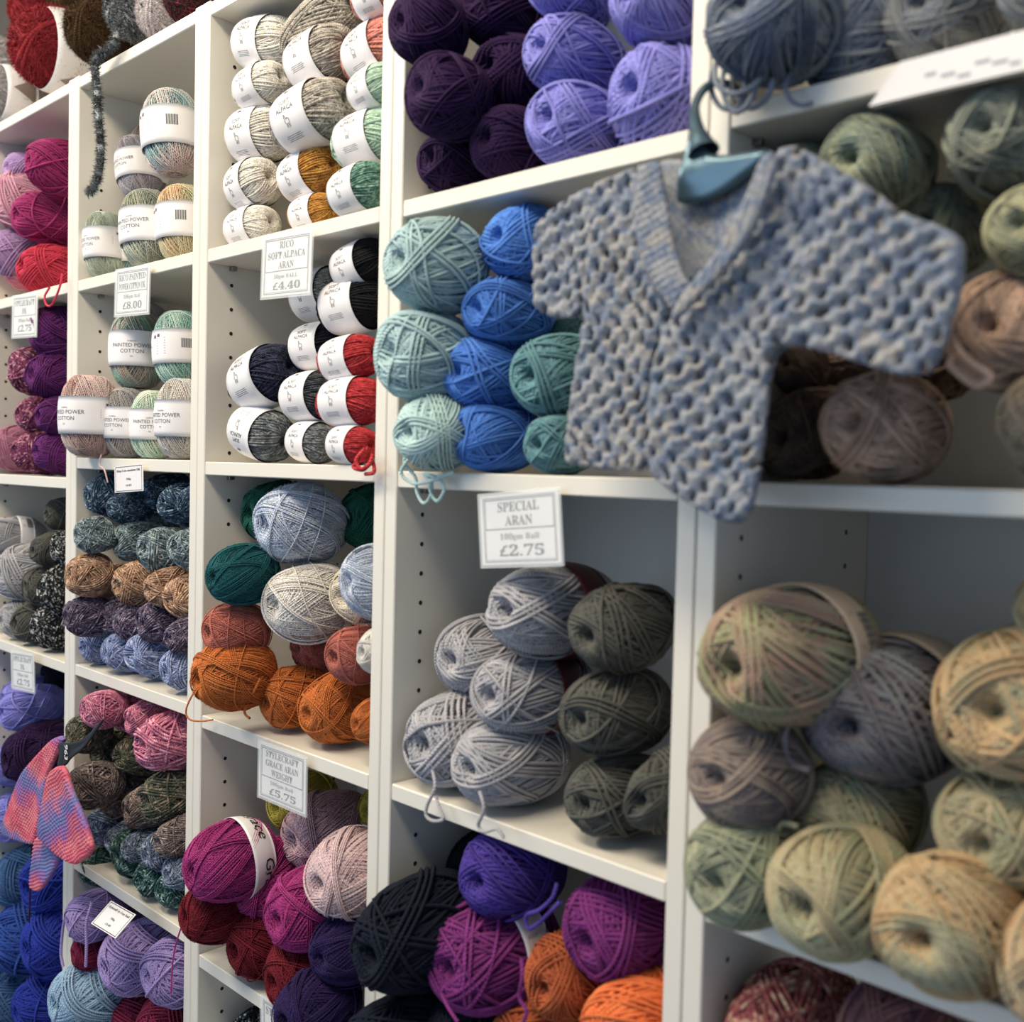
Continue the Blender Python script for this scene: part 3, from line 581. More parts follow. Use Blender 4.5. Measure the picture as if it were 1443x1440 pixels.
('f', 'moh', 0.5907, 0.0548, 1.248, 0.0982, 1.24, 0.0, 1.9, 1.0, 'offwhite', 'off-white fluffy ball in the middle of the pile', 10, {}),
('f', 'moh', 0.6754, 0.0837, 1.2645, 0.0813, 1.24, 0.0, 2.9, 1.0, 'cream2', 'cream fluffy ball behind the smaller pale blue one', 10, {}),
('f', 'moh', 0.7482, 0.0425, 1.2879, 0.0847, 1.24, 0.0, -3.6, 0.733, 'palebl', 'pale blue fluffy ball beside the post, half covering the cream one', 10, {}),
('f', 'moh', 0.5195, -0.0076, 1.2078, 0.0696, 1.22, -4.0, -0.9, 1.0, 'coralmo', 'coral fluffy ball below the peacock teal one', 10, {}),
('f', 'moh', 0.566, 0.1501, 1.2384, 0.0678, 1.24, 0.0, -0.3, 1.0, 'coralmo', 'coral fluffy ball deep behind the cream one', 10, {}),
('f', 'moh', 0.5657, 0.0877, 1.1838, 0.064, 1.24, 0.0, -2.4, 1.0, 'coralmo', 'coral fluffy ball tucked between off-white and orange ones', 10, {}),
('f', 'moh', 0.7156, 0.0352, 1.2005, 0.0646, 1.24, 0.0, -1.0, 1.0, 'coralmo', 'coral fluffy ball just above the third orange one', 10, {}),
('f', 'moh', 0.7644, 0.0322, 1.2131, 0.0512, 1.24, 0.0, 0.4, 0.68, 'offwhite', 'off-white fluffy ball mostly hidden behind the post', 10, {}),
('f', 'moh', 0.5246, -0.0128, 1.1548, 0.0882, 1.22, -4.0, 3.4, 1.0, 'orangemo', 'orange fluffy ball with a long tail curling past the shelf end', 10, {}),
('f', 'moh', 0.5651, 0.052, 1.1222, 0.0788, 1.24, 0.0, 3.8, 1.0, 'orangemo', 'orange fluffy ball in the middle of the row', 10, {}),
('f', 'moh', 0.6603, 0.0488, 1.124, 0.0823, 1.24, 0.0, 3.5, 1.0, 'orangemo', 'orange fluffy ball with open centre hole beside the post', 10, {}),
('f', 'moh', 0.7623, 0.0267, 1.1322, 0.0514, 1.24, 0.0, -2.6, 0.68, 'orangemo', 'orange fluffy ball almost wholly hidden by the post', 10, {}),
('f', 'moh', 0.5174, 0.0981, 0.9676, 0.0776, 1.24, 0.0, 0.6, 1.0, 'yellowmo', 'yellow fluffy ball behind the price sign', 11, {}),
('f', 'moh', 0.6615, 0.1314, 0.9886, 0.0699, 1.24, 0.0, -2.1, 1.0, 'yellowmo', 'yellow fluffy ball high beside the post', 11, {}),
('f', 'moh', 0.598, 0.0838, 0.9516, 0.0997, 1.24, 0.0, -0.9, 1.0, 'dustypink', 'dusty pink fluffy ball below the price sign', 11, {}),
('f', 'moh', 0.7253, 0.0304, 0.9475, 0.0975, 1.24, 0.0, -0.8, 0.991, 'palepink', 'pale pink fluffy ball bulging beside the post', 11, {}),
('f', 'moh', 0.4496, 0.1861, 0.8739, 0.0743, 1.24, 0.0, -2.9, 0.78, 'magenta', 'magenta fluffy ball just peeping at the back by the band', 11, {}),
('f', 'moh', 0.5237, -0.0136, 0.9168, 0.0948, 1.22, -4.0, 3.9, 1.0, 'magenta', 'magenta fluffy ball with white band and long tail over the post', 11, {'band': 'grace'}),
('f', 'moh', 0.5328, 0.0483, 0.8812, 0.0973, 1.24, 0.0, 3.0, 1.0, 'magenta', 'magenta fluffy ball in the middle of three', 11, {}),
('f', 'moh', 0.6545, 0.0197, 0.8898, 0.0927, 1.24, 0.0, 3.1, 1.0, 'magenta', 'magenta fluffy ball lowest of three below the pale pink one', 11, {}),
('f', 'moh', 0.4919, -0.0115, 0.844, 0.0809, 1.22, -4.0, -1.3, 1.0, 'darkred', 'dark red fluffy ball on the shelf end beside the post', 11, {}),
('f', 'moh', 0.5395, 0.0363, 0.8048, 0.094, 1.24, 0.0, 1.1, 1.0, 'darkred', 'dark red fluffy ball in the middle of the dark red row', 11, {}),
('f', 'moh', 0.6412, 0.024, 0.8029, 0.0904, 1.24, 0.0, -0.6, 1.0, 'darkred', 'dark red fluffy ball above the partly hidden price sign', 11, {}),
('f', 'moh', 0.7422, 0.0179, 0.8689, 0.0805, 1.24, 0.0, 0.7, 0.963, 'dkviolet', 'dark violet fluffy ball directly beneath the pale pink one', 11, {}),
('f', 'moh', 0.7196, -0.0163, 0.7993, 0.0835, 1.24, 0.0, -2.4, 1.0, 'dkviolet', 'dark violet fluffy ball at the photo bottom beside the navy ones', 11, {}),
('f', 'aran', 0.4598, 0.1219, 0.6236, 0.0993, 1.85, 0.0, -3.5, 0.78, 'bw', 'black and white marled yarn ball at the photo bottom by the post', 12, {}),
('u', 'cot', 0.2621, 0.0313, 1.8867, 0.0826, 1.5, -2.0, 6.0, 1.0, 'pc_pinkteal', 'pastel pink and teal cotton ball standing highest with barcode band', 13, {'bar': 1}),
('u', 'cot', 0.0485, 0.0967, 1.8987, 0.0775, 1.5, 2.6, -8.0, 0.82, 'pc_greybrown', 'grey-brown cotton ball behind the hanging fur tail', 13, {}),
('u', 'cot', 0.0667, 0.0761, 1.8827, 0.0681, 1.5, -3.6, 10.0, 1.0, 'pc_mauve', 'mauve-grey cotton ball behind the highest cotton ball', 13, {}),
('u', 'cot', 0.276, 0.043, 1.7573, 0.076, 1.5, -1.9, 4.0, 1.0, 'pc_peach', 'peach to green cotton ball with colour chart band by the post', 13, {'bar': 1}),
('u', 'cot', 0.0465, 0.0334, 1.7549, 0.0728, 1.5, 1.1, 3.0, 0.82, 'pc_green', 'grey-green cotton ball nearest the side panel on the shelf', 13, {}),
('u', 'cot', 0.0611, 0.0743, 1.7547, 0.0725, 1.5, -1.3, 0.0, 0.952, 'pc_bluegreen', 'blue-green cotton ball second from the side panel on the shelf', 13, {}),
('u', 'cot', 0.1961, 0.0292, 1.7591, 0.0783, 1.5, 5.3, 5.0, 1.0, 'pc_olive', 'olive-grey cotton ball with gleaming band above the price sign', 13, {}),
('u', 'cot', 0.0516, 0.1023, 1.6129, 0.0847, 1.5, 5.0, 8.0, 0.82, 'pc_mauve', 'mauve-grey cotton ball leaning at the back of the top row', 14, {}),
('u', 'cot', 0.1337, 0.045, 1.5875, 0.08, 1.5, 4.7, 0.0, 1.0, 'pc_peachteal', 'peach and green cotton ball in the middle of the top row', 14, {}),
('u', 'cot', 0.2724, 0.0419, 1.5808, 0.0737, 1.5, -1.0, 3.0, 1.0, 'pc_mint', 'mint cotton ball in the top row beside the post', 14, {'bar': 1}),
('u', 'cot', 0.0877, -0.0083, 1.4853, 0.0858, 1.5, -4.3, 0.0, 1.0, 'pc_pink', 'dusty pink cotton ball at the shelf end over the post', 14, {}),
('u', 'cot', 0.1324, 0.0322, 1.4754, 0.0725, 1.5, 1.9, 0.0, 1.0, 'pc_pinkgrey', 'pink-grey cotton ball second along the bottom row', 14, {}),
('u', 'cot', 0.2033, 0.0397, 1.4729, 0.0692, 1.5, -1.0, 0.0, 1.0, 'pc_mint2', 'cream-mint cotton ball third along the bottom row', 14, {}),
('u', 'cot', 0.3117, 0.0288, 1.4791, 0.0775, 1.5, 0.1, 0.0, 1.0, 'pc_cream', 'cream and grey cotton ball at the row end beside the post', 14, {}),
('f', 'slub', 0.0623, 0.0506, 1.3624, 0.0672, 1.6, 0.0, 2.5, 1.0, 's_blue', 'deep blue slub ball in the top row under the small sign, first along', 15, {}),
('f', 'slub', 0.1251, 0.0383, 1.345, 0.0454, 1.6, 0.0, 1.4, 1.0, 's_blue', 'deep blue slub ball in the top row under the small sign, second along', 15, {}),
('f', 'slub', 0.1404, 0.0976, 1.3666, 0.062, 1.6, 0.0, -0.2, 1.0, 's_blue', 'deep blue slub ball in the top row under the small sign, third along', 15, {}),
('f', 'slub', 0.3058, 0.0447, 1.3573, 0.0612, 1.6, 0.0, -2.8, 1.0, 's_blue', 'deep blue slub ball in the top row under the small sign, fourth along', 15, {}),
('f', 'slub', 0.3636, 0.0316, 1.3621, 0.0478, 1.6, 0.0, -3.5, 0.68, 's_blue', 'deep blue slub ball in the top row under the small sign, fifth along', 15, {}),
('f', 'slub', 0.1095, -0.0077, 1.3036, 0.0533, 1.22, -4.0, -0.2, 1.0, 's_greyteal', 'grey-teal slub ball in the second row down, first along', 16, {}),
('f', 'slub', 0.134, 0.0591, 1.2918, 0.0634, 1.6, 0.0, -1.8, 1.0, 's_greyteal', 'grey-teal slub ball in the second row down, second along', 16, {}),
('f', 'slub', 0.1253, 0.0839, 1.3132, 0.0449, 1.6, 0.0, -3.0, 1.0, 's_greyteal', 'grey-teal slub ball in the second row down, third along', 16, {}),
('f', 'slub', 0.241, 0.0515, 1.2885, 0.0662, 1.6, 0.0, -3.1, 1.0, 's_greyteal', 'grey-teal slub ball in the second row down, fourth along', 16, {}),
('f', 'slub', 0.3334, 0.0499, 1.2961, 0.0655, 1.6, 0.0, -3.8, 1.0, 's_greyteal', 'grey-teal slub ball in the second row down, fifth along', 16, {}),
('f', 'slub', 0.0989, -0.009, 1.2402, 0.063, 1.22, -4.0, -3.8, 1.0, 's_copper', 'copper brown slub ball in the middle row, first along', 17, {}),
('f', 'slub', 0.0803, 0.0557, 1.2204, 0.0635, 1.6, 0.0, -0.5, 1.0, 's_copper', 'copper brown slub ball in the middle row, second along', 17, {}),
('f', 'slub', 0.1798, 0.0401, 1.2348, 0.0628, 1.6, 0.0, 3.5, 1.0, 's_copper', 'copper brown slub ball in the middle row, third along', 17, {}),
('f', 'slub', 0.2687, 0.0377, 1.2361, 0.0563, 1.6, 0.0, 2.8, 1.0, 's_copper', 'copper brown slub ball in the middle row, fourth along', 17, {}),
('f', 'slub', 0.3204, 0.0557, 1.2282, 0.0692, 1.6, 0.0, 3.3, 1.0, 's_copper', 'copper brown slub ball in the middle row, fifth along', 17, {}),
('f', 'slub', 0.0891, -0.0086, 1.1769, 0.0592, 1.22, -4.0, 2.7, 1.0, 's_purple', 'purple-grey slub ball in the fourth row down, first along', 18, {}),
('f', 'slub', 0.1148, 0.0448, 1.173, 0.0574, 1.6, 0.0, -0.7, 1.0, 's_purple', 'purple-grey slub ball in the fourth row down, second along', 18, {}),
('f', 'slub', 0.174, 0.0422, 1.1745, 0.0622, 1.6, 0.0, 2.9, 1.0, 's_purple', 'purple-grey slub ball in the fourth row down, third along', 18, {}),
('f', 'slub', 0.2466, 0.0465, 1.1823, 0.0654, 1.6, 0.0, -1.7, 1.0, 's_purple', 'purple-grey slub ball in the fourth row down, fourth along', 18, {}),
('f', 'slub', 0.337, 0.0324, 1.1761, 0.0499, 1.6, 0.0, 3.6, 1.0, 's_purple', 'purple-grey slub ball in the fourth row down, fifth along', 18, {}),
('f', 'slub', 0.0483, 0.0438, 1.122, 0.0603, 1.6, 0.0, 1.6, 0.917, 's_peri', 'periwinkle slub ball in the bottom row on the shelf, first along', 19, {}),
('f', 'slub', 0.137, 0.044, 1.1252, 0.0665, 1.6, 0.0, 1.2, 1.0, 's_peri', 'periwinkle slub ball in the bottom row on the shelf, second along', 19, {}),
('f', 'slub', 0.2171, 0.0505, 1.1277, 0.0712, 1.6, 0.0, -3.4, 1.0, 's_peri', 'periwinkle slub ball in the bottom row on the shelf, third along', 19, {}),
('f', 'slub', 0.3234, 0.0474, 1.1249, 0.0658, 1.6, 0.0, 3.9, 1.0, 's_peri', 'periwinkle slub ball in the bottom row on the shelf, fourth along', 19, {}),
('f', 'slub', 0.1485, -0.0086, 1.055, 0.0568, 1.22, -4.0, -0.1, 1.0, 's_pink', 'pink marled ball in the row under the shelf, first along', 20, {}),
('f', 'slub', 0.1377, 0.0534, 1.0278, 0.0612, 1.6, 0.0, -0.0, 1.0, 's_pink', 'pink marled ball in the row under the shelf, second along', 20, {}),
('f', 'slub', 0.2062, 0.0426, 1.0322, 0.0584, 1.6, 0.0, 2.4, 1.0, 's_pink', 'pink marled ball in the row under the shelf, third along', 20, {}),
('f', 'slub', 0.302, 0.0395, 1.0209, 0.0869, 1.6, 0.0, 1.8, 1.0, 's_pink', 'pink marled ball in the row under the shelf, fourth along', 20, {}),
('f', 'slub', 0.0954, -0.0083, 0.9965, 0.0572, 1.22, -4.0, 2.4, 1.0, 's_moss', 'mossy green-brown slub ball below the pink row, first along', 21, {}),
('f', 'slub', 0.0738, 0.0708, 0.955, 0.0818, 1.6, 0.0, 0.6, 1.0, 's_moss', 'mossy green-brown slub ball below the pink row, second along', 21, {}),
('f', 'slub', 0.1674, 0.0507, 0.9709, 0.0628, 1.6, 0.0, 1.1, 1.0, 's_moss', 'mossy green-brown slub ball below the pink row, third along', 21, {}),
('f', 'slub', 0.2963, 0.0428, 0.9414, 0.0785, 1.6, 0.0, 3.0, 1.0, 's_moss', 'mossy green-brown slub ball below the pink row, fourth along', 21, {}),
('f', 'slub', 0.1236, -0.0098, 0.9236, 0.0691, 1.22, -4.0, 1.4, 1.0, 's_taupe', 'taupe-brown slub ball in the middle row, first along', 22, {}),
('f', 'slub', 0.1101, 0.0579, 0.89, 0.0718, 1.6, 0.0, -1.7, 1.0, 's_taupe', 'taupe-brown slub ball in the middle row, second along', 22, {}),
('f', 'slub', 0.2016, 0.0502, 0.8942, 0.0661, 1.6, 0.0, 0.6, 1.0, 's_taupe', 'taupe-brown slub ball in the middle row, third along', 22, {}),
('f', 'slub', 0.3374, 0.0239, 0.8921, 0.0549, 1.6, 0.0, 3.7, 1.0, 's_taupe', 'taupe-brown slub ball in the middle row, fourth along', 22, {}),
('f', 'slub', 0.0704, 0.0477, 0.8366, 0.0612, 1.6, 0.0, 1.5, 1.0, 's_steel', 'steel blue slub ball above the dark teal row, first along', 23, {}),
('f', 'slub', 0.1418, 0.0418, 0.8349, 0.054, 1.6, 0.0, 3.5, 1.0, 's_steel', 'steel blue slub ball above the dark teal row, second along', 23, {}),
('f', 'slub', 0.2064, 0.0317, 0.839, 0.0482, 1.6, 0.0, -3.9, 1.0, 's_steel', 'steel blue slub ball above the dark teal row, third along', 23, {}),
('f', 'slub', 0.2824, 0.0376, 0.8531, 0.0597, 1.6, 0.0, -0.2, 1.0, 's_steel', 'steel blue slub ball above the dark teal row, fourth along', 23, {}),
('f', 'slub', 0.3406, 0.0315, 0.8421, 0.0512, 1.6, 0.0, 0.1, 1.0, 's_steel', 'steel blue slub ball above the dark teal row, fifth along', 23, {}),
('f', 'slub', 0.0477, 0.0455, 0.7612, 0.0609, 1.6, 0.0, 0.6, 0.886, 's_dteal', 'dark teal flecked ball in the bottom row on the shelf, first along', 24, {}),
('f', 'slub', 0.1764, 0.0551, 0.7785, 0.0776, 1.6, 0.0, -2.5, 1.0, 's_dteal', 'dark teal flecked ball in the bottom row on the shelf, second along', 24, {}),
('f', 'slub', 0.2566, 0.0445, 0.8089, 0.0644, 1.6, 0.0, 1.4, 1.0, 's_dteal', 'dark teal flecked ball in the bottom row on the shelf, third along', 24, {}),
('f', 'slub', 0.3145, 0.0425, 0.806, 0.0588, 1.6, 0.0, -2.2, 1.0, 's_dteal', 'dark teal flecked ball in the bottom row on the shelf, fourth along', 24, {}),
('f', 'aran2', 0.1257, -0.0091, 0.7377, 0.0714, 1.22, -4.0, 3.3, 1.0, 'lilac', 'lilac yarn ball with braided tails at the shelf end', 25, {}),
('f', 'aran2', 0.0877, 0.0678, 0.6769, 0.0798, 1.5, 0.0, 1.9, 1.0, 'lilac', 'lilac yarn ball under the tilted price card', 25, {}),
('f', 'aran2', 0.1968, 0.0462, 0.6675, 0.1016, 1.5, 0.0, 2.1, 1.0, 'lilac', 'large lilac yarn ball below the tilted price card', 25, {}),
('f', 'aran2', 0.3338, 0.0428, 0.6936, 0.0971, 1.5, 0.0, -3.3, 0.926, 'lilac', 'lilac yarn ball beside the post below the dark teal row', 25, {}),
('f', 'aran2', 0.1148, -0.0077, 0.6593, 0.053, 1.22, -4.0, -2.1, 1.0, 'maroon', 'maroon yarn ball highest, behind the lilac braid', 26, {}),
('f', 'aran2', 0.0674, 0.082, 0.556, 0.0998, 1.5, 0.0, -3.1, 1.0, 'maroon', 'maroon yarn ball in the middle beside the pale blue ball', 26, {}),
('f', 'aran2', 0.1647, 0.0754, 0.5482, 0.1002, 1.5, 0.0, 1.7, 1.0, 'maroon', 'maroon yarn ball cut by the photo bottom beneath large lilac', 26, {}),
('f', 'aran2', 0.2731, 0.0669, 0.5882, 0.0983, 1.5, 0.0, -0.0, 1.0, 'maroon', 'maroon yarn ball by the post beneath the lilac one', 26, {}),
('f', 'aran2', 0.1069, 0.0073, 0.5861, 0.1004, 1.5, 0.0, -2.4, 1.0, 'paleblue2', 'pale blue yarn ball bulging in front of the post at the bottom', 27, {}),
('f', 'aran2', -0.1707, 0.0589, 1.9205, 0.0884, 1.5, 0.0, -0.3, 1.0, 'fuchsia', 'fuchsia yarn ball at the top of the stack by the first post', 28, {}),
('f', 'aran2', -0.242, 0.0647, 1.8451, 0.0887, 1.5, 0.0, 1.5, 1.0, 'fuchsia', 'fuchsia yarn ball second down by the first post', 28, {}),
('f', 'aran2', -0.2158, 0.0637, 1.747, 0.0868, 1.5, 0.0, -1.6, 1.0, 'crimson', 'crimson yarn ball on the shelf with a loop hanging down', 28, {}),
('f', 'aran2', -0.3549, 0.1127, 1.8489, 0.0729, 1.5, 0.0, -1.6, 0.78, 'rosepink', 'rose pink yarn ball behind the lower fuchsia one', 28, {}),
('f', 'aran2', -0.3478, 0.0879, 1.7682, 0.0906, 1.5, 0.0, 3.6, 0.78, 'coralpink', 'coral pink yarn ball on the shelf beside the crimson one', 28, {}),
('f', 'aran2', -0.3516, 0.0808, 1.9459, 0.081, 1.5, 0.0, -1.4, 0.78, 'lilaclt', 'lilac yarn ball highest at the photo edge', 28, {}),
('f', 'aran2', -0.3286, 0.0816, 1.8857, 0.1156, 1.5, 0.0, -0.6, 0.78, 'pinkpale', 'pale pink yarn ball at the photo edge below the lilac one', 28, {}),
('f', 'aran2', -0.3392, 0.0528, 1.7898, 0.0895, 1.5, 0.0, -2.2, 0.78, 'lilaclt', 'lilac yarn ball on the shelf at the photo edge', 28, {}),
('f', 'aran2', -0.1505, 0.0578, 1.6475, 0.087, 1.5, 0.0, 3.1, 1.0, 'purple', 'deep purple yarn ball highest, under the crimson one', 29, {}),
('f', 'aran2', -0.1549, 0.0518, 1.5637, 0.0778, 1.5, 0.0, 3.2, 1.0, 'purple', 'deep purple yarn ball second from the top', 29, {}),
('f', 'aran2', -0.1339, 0.0458, 1.4931, 0.0643, 1.5, 0.0, 3.7, 1.0, 'purple', 'deep purple yarn ball third from the top', 29, {}),
('f', 'aran2', -0.1451, 0.0545, 1.4258, 0.0732, 1.5, 0.0, -2.5, 1.0, 'purple', 'deep purple yarn ball lowest, on the shelf', 29, {}),
('f', 'aran2', -0.2604, 0.0627, 1.5762, 0.0849, 1.5, 0.0, 1.4, 1.0, 'tweed', 'plum and pink tweed yarn ball, highest of three', 30, {}),
('f', 'aran2', -0.2251, 0.0477, 1.4955, 0.0654, 1.5, 0.0, 1.0, 1.0, 'tweed', 'plum and pink tweed yarn ball, middle of three', 30, {}),
('f', 'aran2', -0.2157, 0.0443, 1.4254, 0.0724, 1.5, 0.0, -2.8, 1.0, 'tweed', 'plum and pink tweed yarn ball, lowest of three, on the shelf', 30, {}),
('f', 'aran2', -0.3478, 0.0601, 1.4297, 0.0806, 1.5, 0.0, -1.1, 0.78, 'rosedust', 'dusty rose yarn ball on the shelf at the photo edge', 30, {}),
('f', 'aran2', -0.1766, 0.0771, 1.3189, 0.0628, 1.5, 0.0, -1.3, 1.0, 'char', 'charcoal yarn ball highest, tucked under the purple shelf', 31, {}),
('f', 'aran2', -0.1508, 0.0434, 1.2605, 0.0615, 1.5, 0.0, 3.0, 1.0, 'char', 'charcoal yarn ball with dark marled one on its flank', 31, {}),
('f', 'aran2', -0.1794, 0.0491, 1.1932, 0.0697, 1.5, 0.0, -2.5, 1.0, 'char', 'charcoal yarn ball below the one with the barcode band beside it', 31, {}),
('f', 'aran2', -0.213, 0.0501, 1.1288, 0.0801, 1.5, 0.0, 3.3, 1.0, 'char', 'charcoal yarn ball on the shelf above the lower price sign', 31, {}),
('f', 'aran2', -0.0706, 0.0499, 1.2708, 0.0666, 1.5, 0.0, -0.4, 1.0, 'bw', 'black and white marled yarn ball, highest of three by the post', 31, {}),
('f', 'aran2', -0.0978, 0.0503, 1.2006, 0.0767, 1.5, 0.0, 0.7, 1.0, 'bw', 'black and white marled yarn ball, middle of three by the post', 31, {}),
('f', 'aran2', -0.1257, 0.0503, 1.1293, 0.0811, 1.5, 0.0, 0.7, 1.0, 'bw', 'black and white marled yarn ball, lowest of three by the post', 31, {}),
('f', 'aran2', -0.3504, 0.0454, 1.2693, 0.0741, 1.5, 0.0, -1.0, 0.78, 'ltgrey', 'light grey yarn ball with barcode band', 31, {'band': 'barcode'}),
('f', 'aran2', -0.2935, 0.0676, 1.2083, 0.1029, 1.5, 0.0, 1.4, 1.0, 'ltgrey', 'light grey yarn ball below the barcode band', 31, {}),
('f', 'aran2', -0.2862, 0.048, 1.1242, 0.0712, 1.5, 0.0, 3.4, 1.0, 'ltgrey', 'light grey yarn ball on the shelf at the photo edge', 31, {}),
('f', 'aran2', -0.3552, 0.0762, 0.9692, 0.0723, 1.5, 0.0, -0.5, 0.78, 'lavender', 'lavender yarn ball highest behind the lower price sign', 32, {}),
('f', 'aran2', -0.3359, 0.1423, 0.9989, 0.0724, 1.5, 0.0, -2.9, 1.0, 'navy', 'dark navy yarn ball high at the back beside the post', 32, {}),
('f', 'aran2', -0.2728, 0.0496, 0.9616, 0.0797, 1.5, 0.0, 2.8, 1.0, 'lavender', 'lavender yarn ball below the lower price sign', 32, {}),
('f', 'aran2', -0.2231, 0.0573, 0.8882, 0.1031, 1.5, 0.0, 2.7, 1.0, 'plum', 'blackish plum yarn ball beside the small pink cardigan', 32, {}),
('f', 'aran2', -0.3469, 0.0622, 0.8412, 0.0829, 1.5, 0.0, -2.6, 0.78, 'lavender', 'lavender yarn ball at the photo edge beside the plum one', 32, {}),
('f', 'aran2', -0.3408, 0.0735, 0.745, 0.098, 1.5, 0.0, 3.8, 0.78, 'lavender', 'lavender yarn ball lowest behind the pink cardigan', 32, {}),
('f', 'aran2', -0.3342, 0.093, 0.6255, 0.124, 1.5, 0.0, -2.8, 0.78, 'denim', 'denim blue yarn ball behind the pink cardigan sleeve', 32, {}),
('f', 'aran2', -0.1572, 0.0721, 0.6758, 0.1086, 1.5, 0.0, 3.3, 1.0, 'royal', 'royal blue yarn ball highest under the pink cardigan', 32, {}),
('f', 'aran2', -0.2859, 0.0813, 0.53, 0.135, 1.5, 0.0, 0.8, 1.0, 'royal2', 'mid blue yarn ball left of the cord end', 32, {}),
('f', 'aran2', -0.1272, 0.0698, 0.5786, 0.1197, 1.5, 0.0, -0.5, 1.0, 'royal', 'royal blue yarn ball in the middle by the post', 32, {}),
('f', 'aran2', -0.3323, 0.0688, 0.4012, 0.1183, 1.5, 0.0, 1.2, 0.78, 'denim', 'denim blue yarn ball at the photo edge near the bottom', 32, {}),
('f', 'aran2', -0.1426, 0.0416, 0.4697, 0.0955, 1.5, 0.0, 3.1, 1.0, 'royal', 'royal blue yarn ball lowest by the post', 32, {}),
('f', 'aran2', -0.337, 0.0809, 0.3047, 0.1079, 1.5, 0.0, -2.2, 0.78, 'maroondk', 'dark maroon yarn ball at the very corner of the photo', 32, {}),
('f', 'aran', 1.2663, -0.017, 1.7249, 0.0866, 1.12, -4.0, 1.0, 1.0, 'v_slate', 'slate blue variegated ball with tangled end beside the hanger hook', 33, {}),
('f', 'aran', 1.2996, 0.0617, 1.7502, 0.0814, 1.45, 0.0, -0.1, 1.0, 'v_slate', 'slate blue variegated ball second along from the hanger hook', 33, {}),
('f', 'aran', 1.3651, 0.0523, 1.7448, 0.0711, 1.45, 0.0, 1.1, 1.0, 'v_slateg', 'grey-blue variegated ball above the shelf edge strip', 33, {}),
('f', 'aran', 1.4433, 0.0287, 1.7354, 0.0529, 1.45, 0.0, -3.1, 1.0, 'v_slateg', 'grey-blue variegated ball cut by the photo corner', 33, {}),
('f', 'aran', 1.2483, 0.0833, 1.6801, 0.0711, 1.5, 0.0, 0.6, 0.78, 'v_greengrey', 'green-grey variegated ball peeping above the hanger shoulder', 34, {}),
('f', 'aran', 1.3208, 0.048, 1.6655, 0.0696, 1.5, 0.0, 2.8, 1.0, 'v_greengrey', 'green-grey variegated ball beneath the sloping edge strip', 34, {}),
('f', 'aran', 1.4124, 0.0535, 1.6503, 0.0708, 1.5, 0.0, -3.7, 1.0, 'v_greygreen', 'grey-green variegated ball beneath the strip at the photo edge', 34, {}),
('f', 'aran', 1.442, 0.0321, 1.5837, 0.0562, 1.5, 0.0, 0.3, 1.0, 'v_greensand', 'green and sand variegated ball at the photo edge', 34, {}),
('f', 'aran', 1.3485, 0.1061, 1.6112, 0.0615, 1.5, 0.0, -3.0, 1.0, 'v_greengrey', 'green-grey variegated ball behind the cardigan cuff', 34, {}),
('f', 'aran', 1.4232, 0.0491, 1.5217, 0.0739, 1.5, 0.0, 1.4, 1.0, 'v_brown', 'brown variegated ball with loose loop beside the cuff', 34, {}),
('f', 'aran', 1.3383, 0.0366, 1.4534, 0.0754, 1.5, 0.0, -3.7, 1.0, 'v_brown', 'large brown variegated ball under the sleeve on the shelf', 34, {}),
('f', 'aran', 1.2507, 0.0878, 1.4542, 0.077, 1.5, 0.0, 3.9, 0.78, 'v_browndk', 'dark brown variegated ball beside the cardigan hem', 34, {}),
('f', 'aran', 1.2692, 0.1396, 1.5271, 0.0688, 1.5, 0.0, 1.4, 1.0, 'v_browndk', 'dark brown variegated ball in shadow under the sleeve', 34, {}),
('f', 'aran', 1.2365, 0.0908, 1.5122, 0.0517, 1.5, 0.0, 2.0, 0.78, 'v_browndk', 'dark brown variegated ball glimpsed between cardigan body and sleeve', 34, {}),
('f', 'aran', 1.3362, 0.1327, 1.5141, 0.0569, 1.5, 0.0, -0.8, 1.0, 'v_browndk', 'dark brown variegated ball just behind the cardigan cuff end', 34, {}),
('f', 'aran', 1.4603, 0.0461, 1.4531, 0.0748, 1.5, 0.0, -3.3, 1.0, 'v_taupe', 'taupe variegated ball on the shelf at the photo edge', 34, {}),
('f', 'aran', 1.2832, 0.0126, 1.2832, 0.0979, 1.75, -4.0, 1.6, 1.0, 'v_greenpink', 'green and pink variegated ball with tan band lying highest', 35, {'band': 'tan'}),
('f', 'aran', 1.3352, 0.0813, 1.2417, 0.1044, 1.75, 0.0, 1.4, 1.0, 'v_greymauve', 'grey and mauve variegated ball with blue printed band', 35, {'band': 'tanblue'}),
('f', 'aran', 1.4364, 0.0649, 1.2649, 0.1032, 1.45, 0.0, -3.4, 1.0, 'v_sand', 'sand coloured variegated ball at the photo edge beside the grey one', 35, {}),
('f', 'aran', 1.456, 0.0846, 1.3342, 0.0615, 1.45, 0.0, 2.9, 1.0, 'v_sand', 'sand coloured variegated ball highest at the photo edge', 35, {}),
('f', 'aran', 1.2652, -0.0135, 1.1934, 0.0799, 1.12, -4.0, -1.8, 1.0, 'v_mauve', 'mauve-brown variegated ball below the green and pink one', 35, {}),
('f', 'aran', 1.3172, 0.063, 1.1582, 0.0842, 1.45, 0.0, 3.9, 1.0, 'v_sandgreen', 'sage and tan variegated ball below the grey and mauve one', 35, {}),
('f', 'aran', 1.4306, 0.0622, 1.1798, 0.084, 1.45, 0.0, 3.9, 1.0, 'v_sandgreen', 'sage variegated ball below the sand one at the photo edge', 35, {}),
('f', 'aran', 1.2699, -0.0163, 1.1201, 0.0835, 1.12, -4.0, 2.8, 1.0, 'v_green', 'pale green variegated ball on the shelf beside the post', 35, {}),
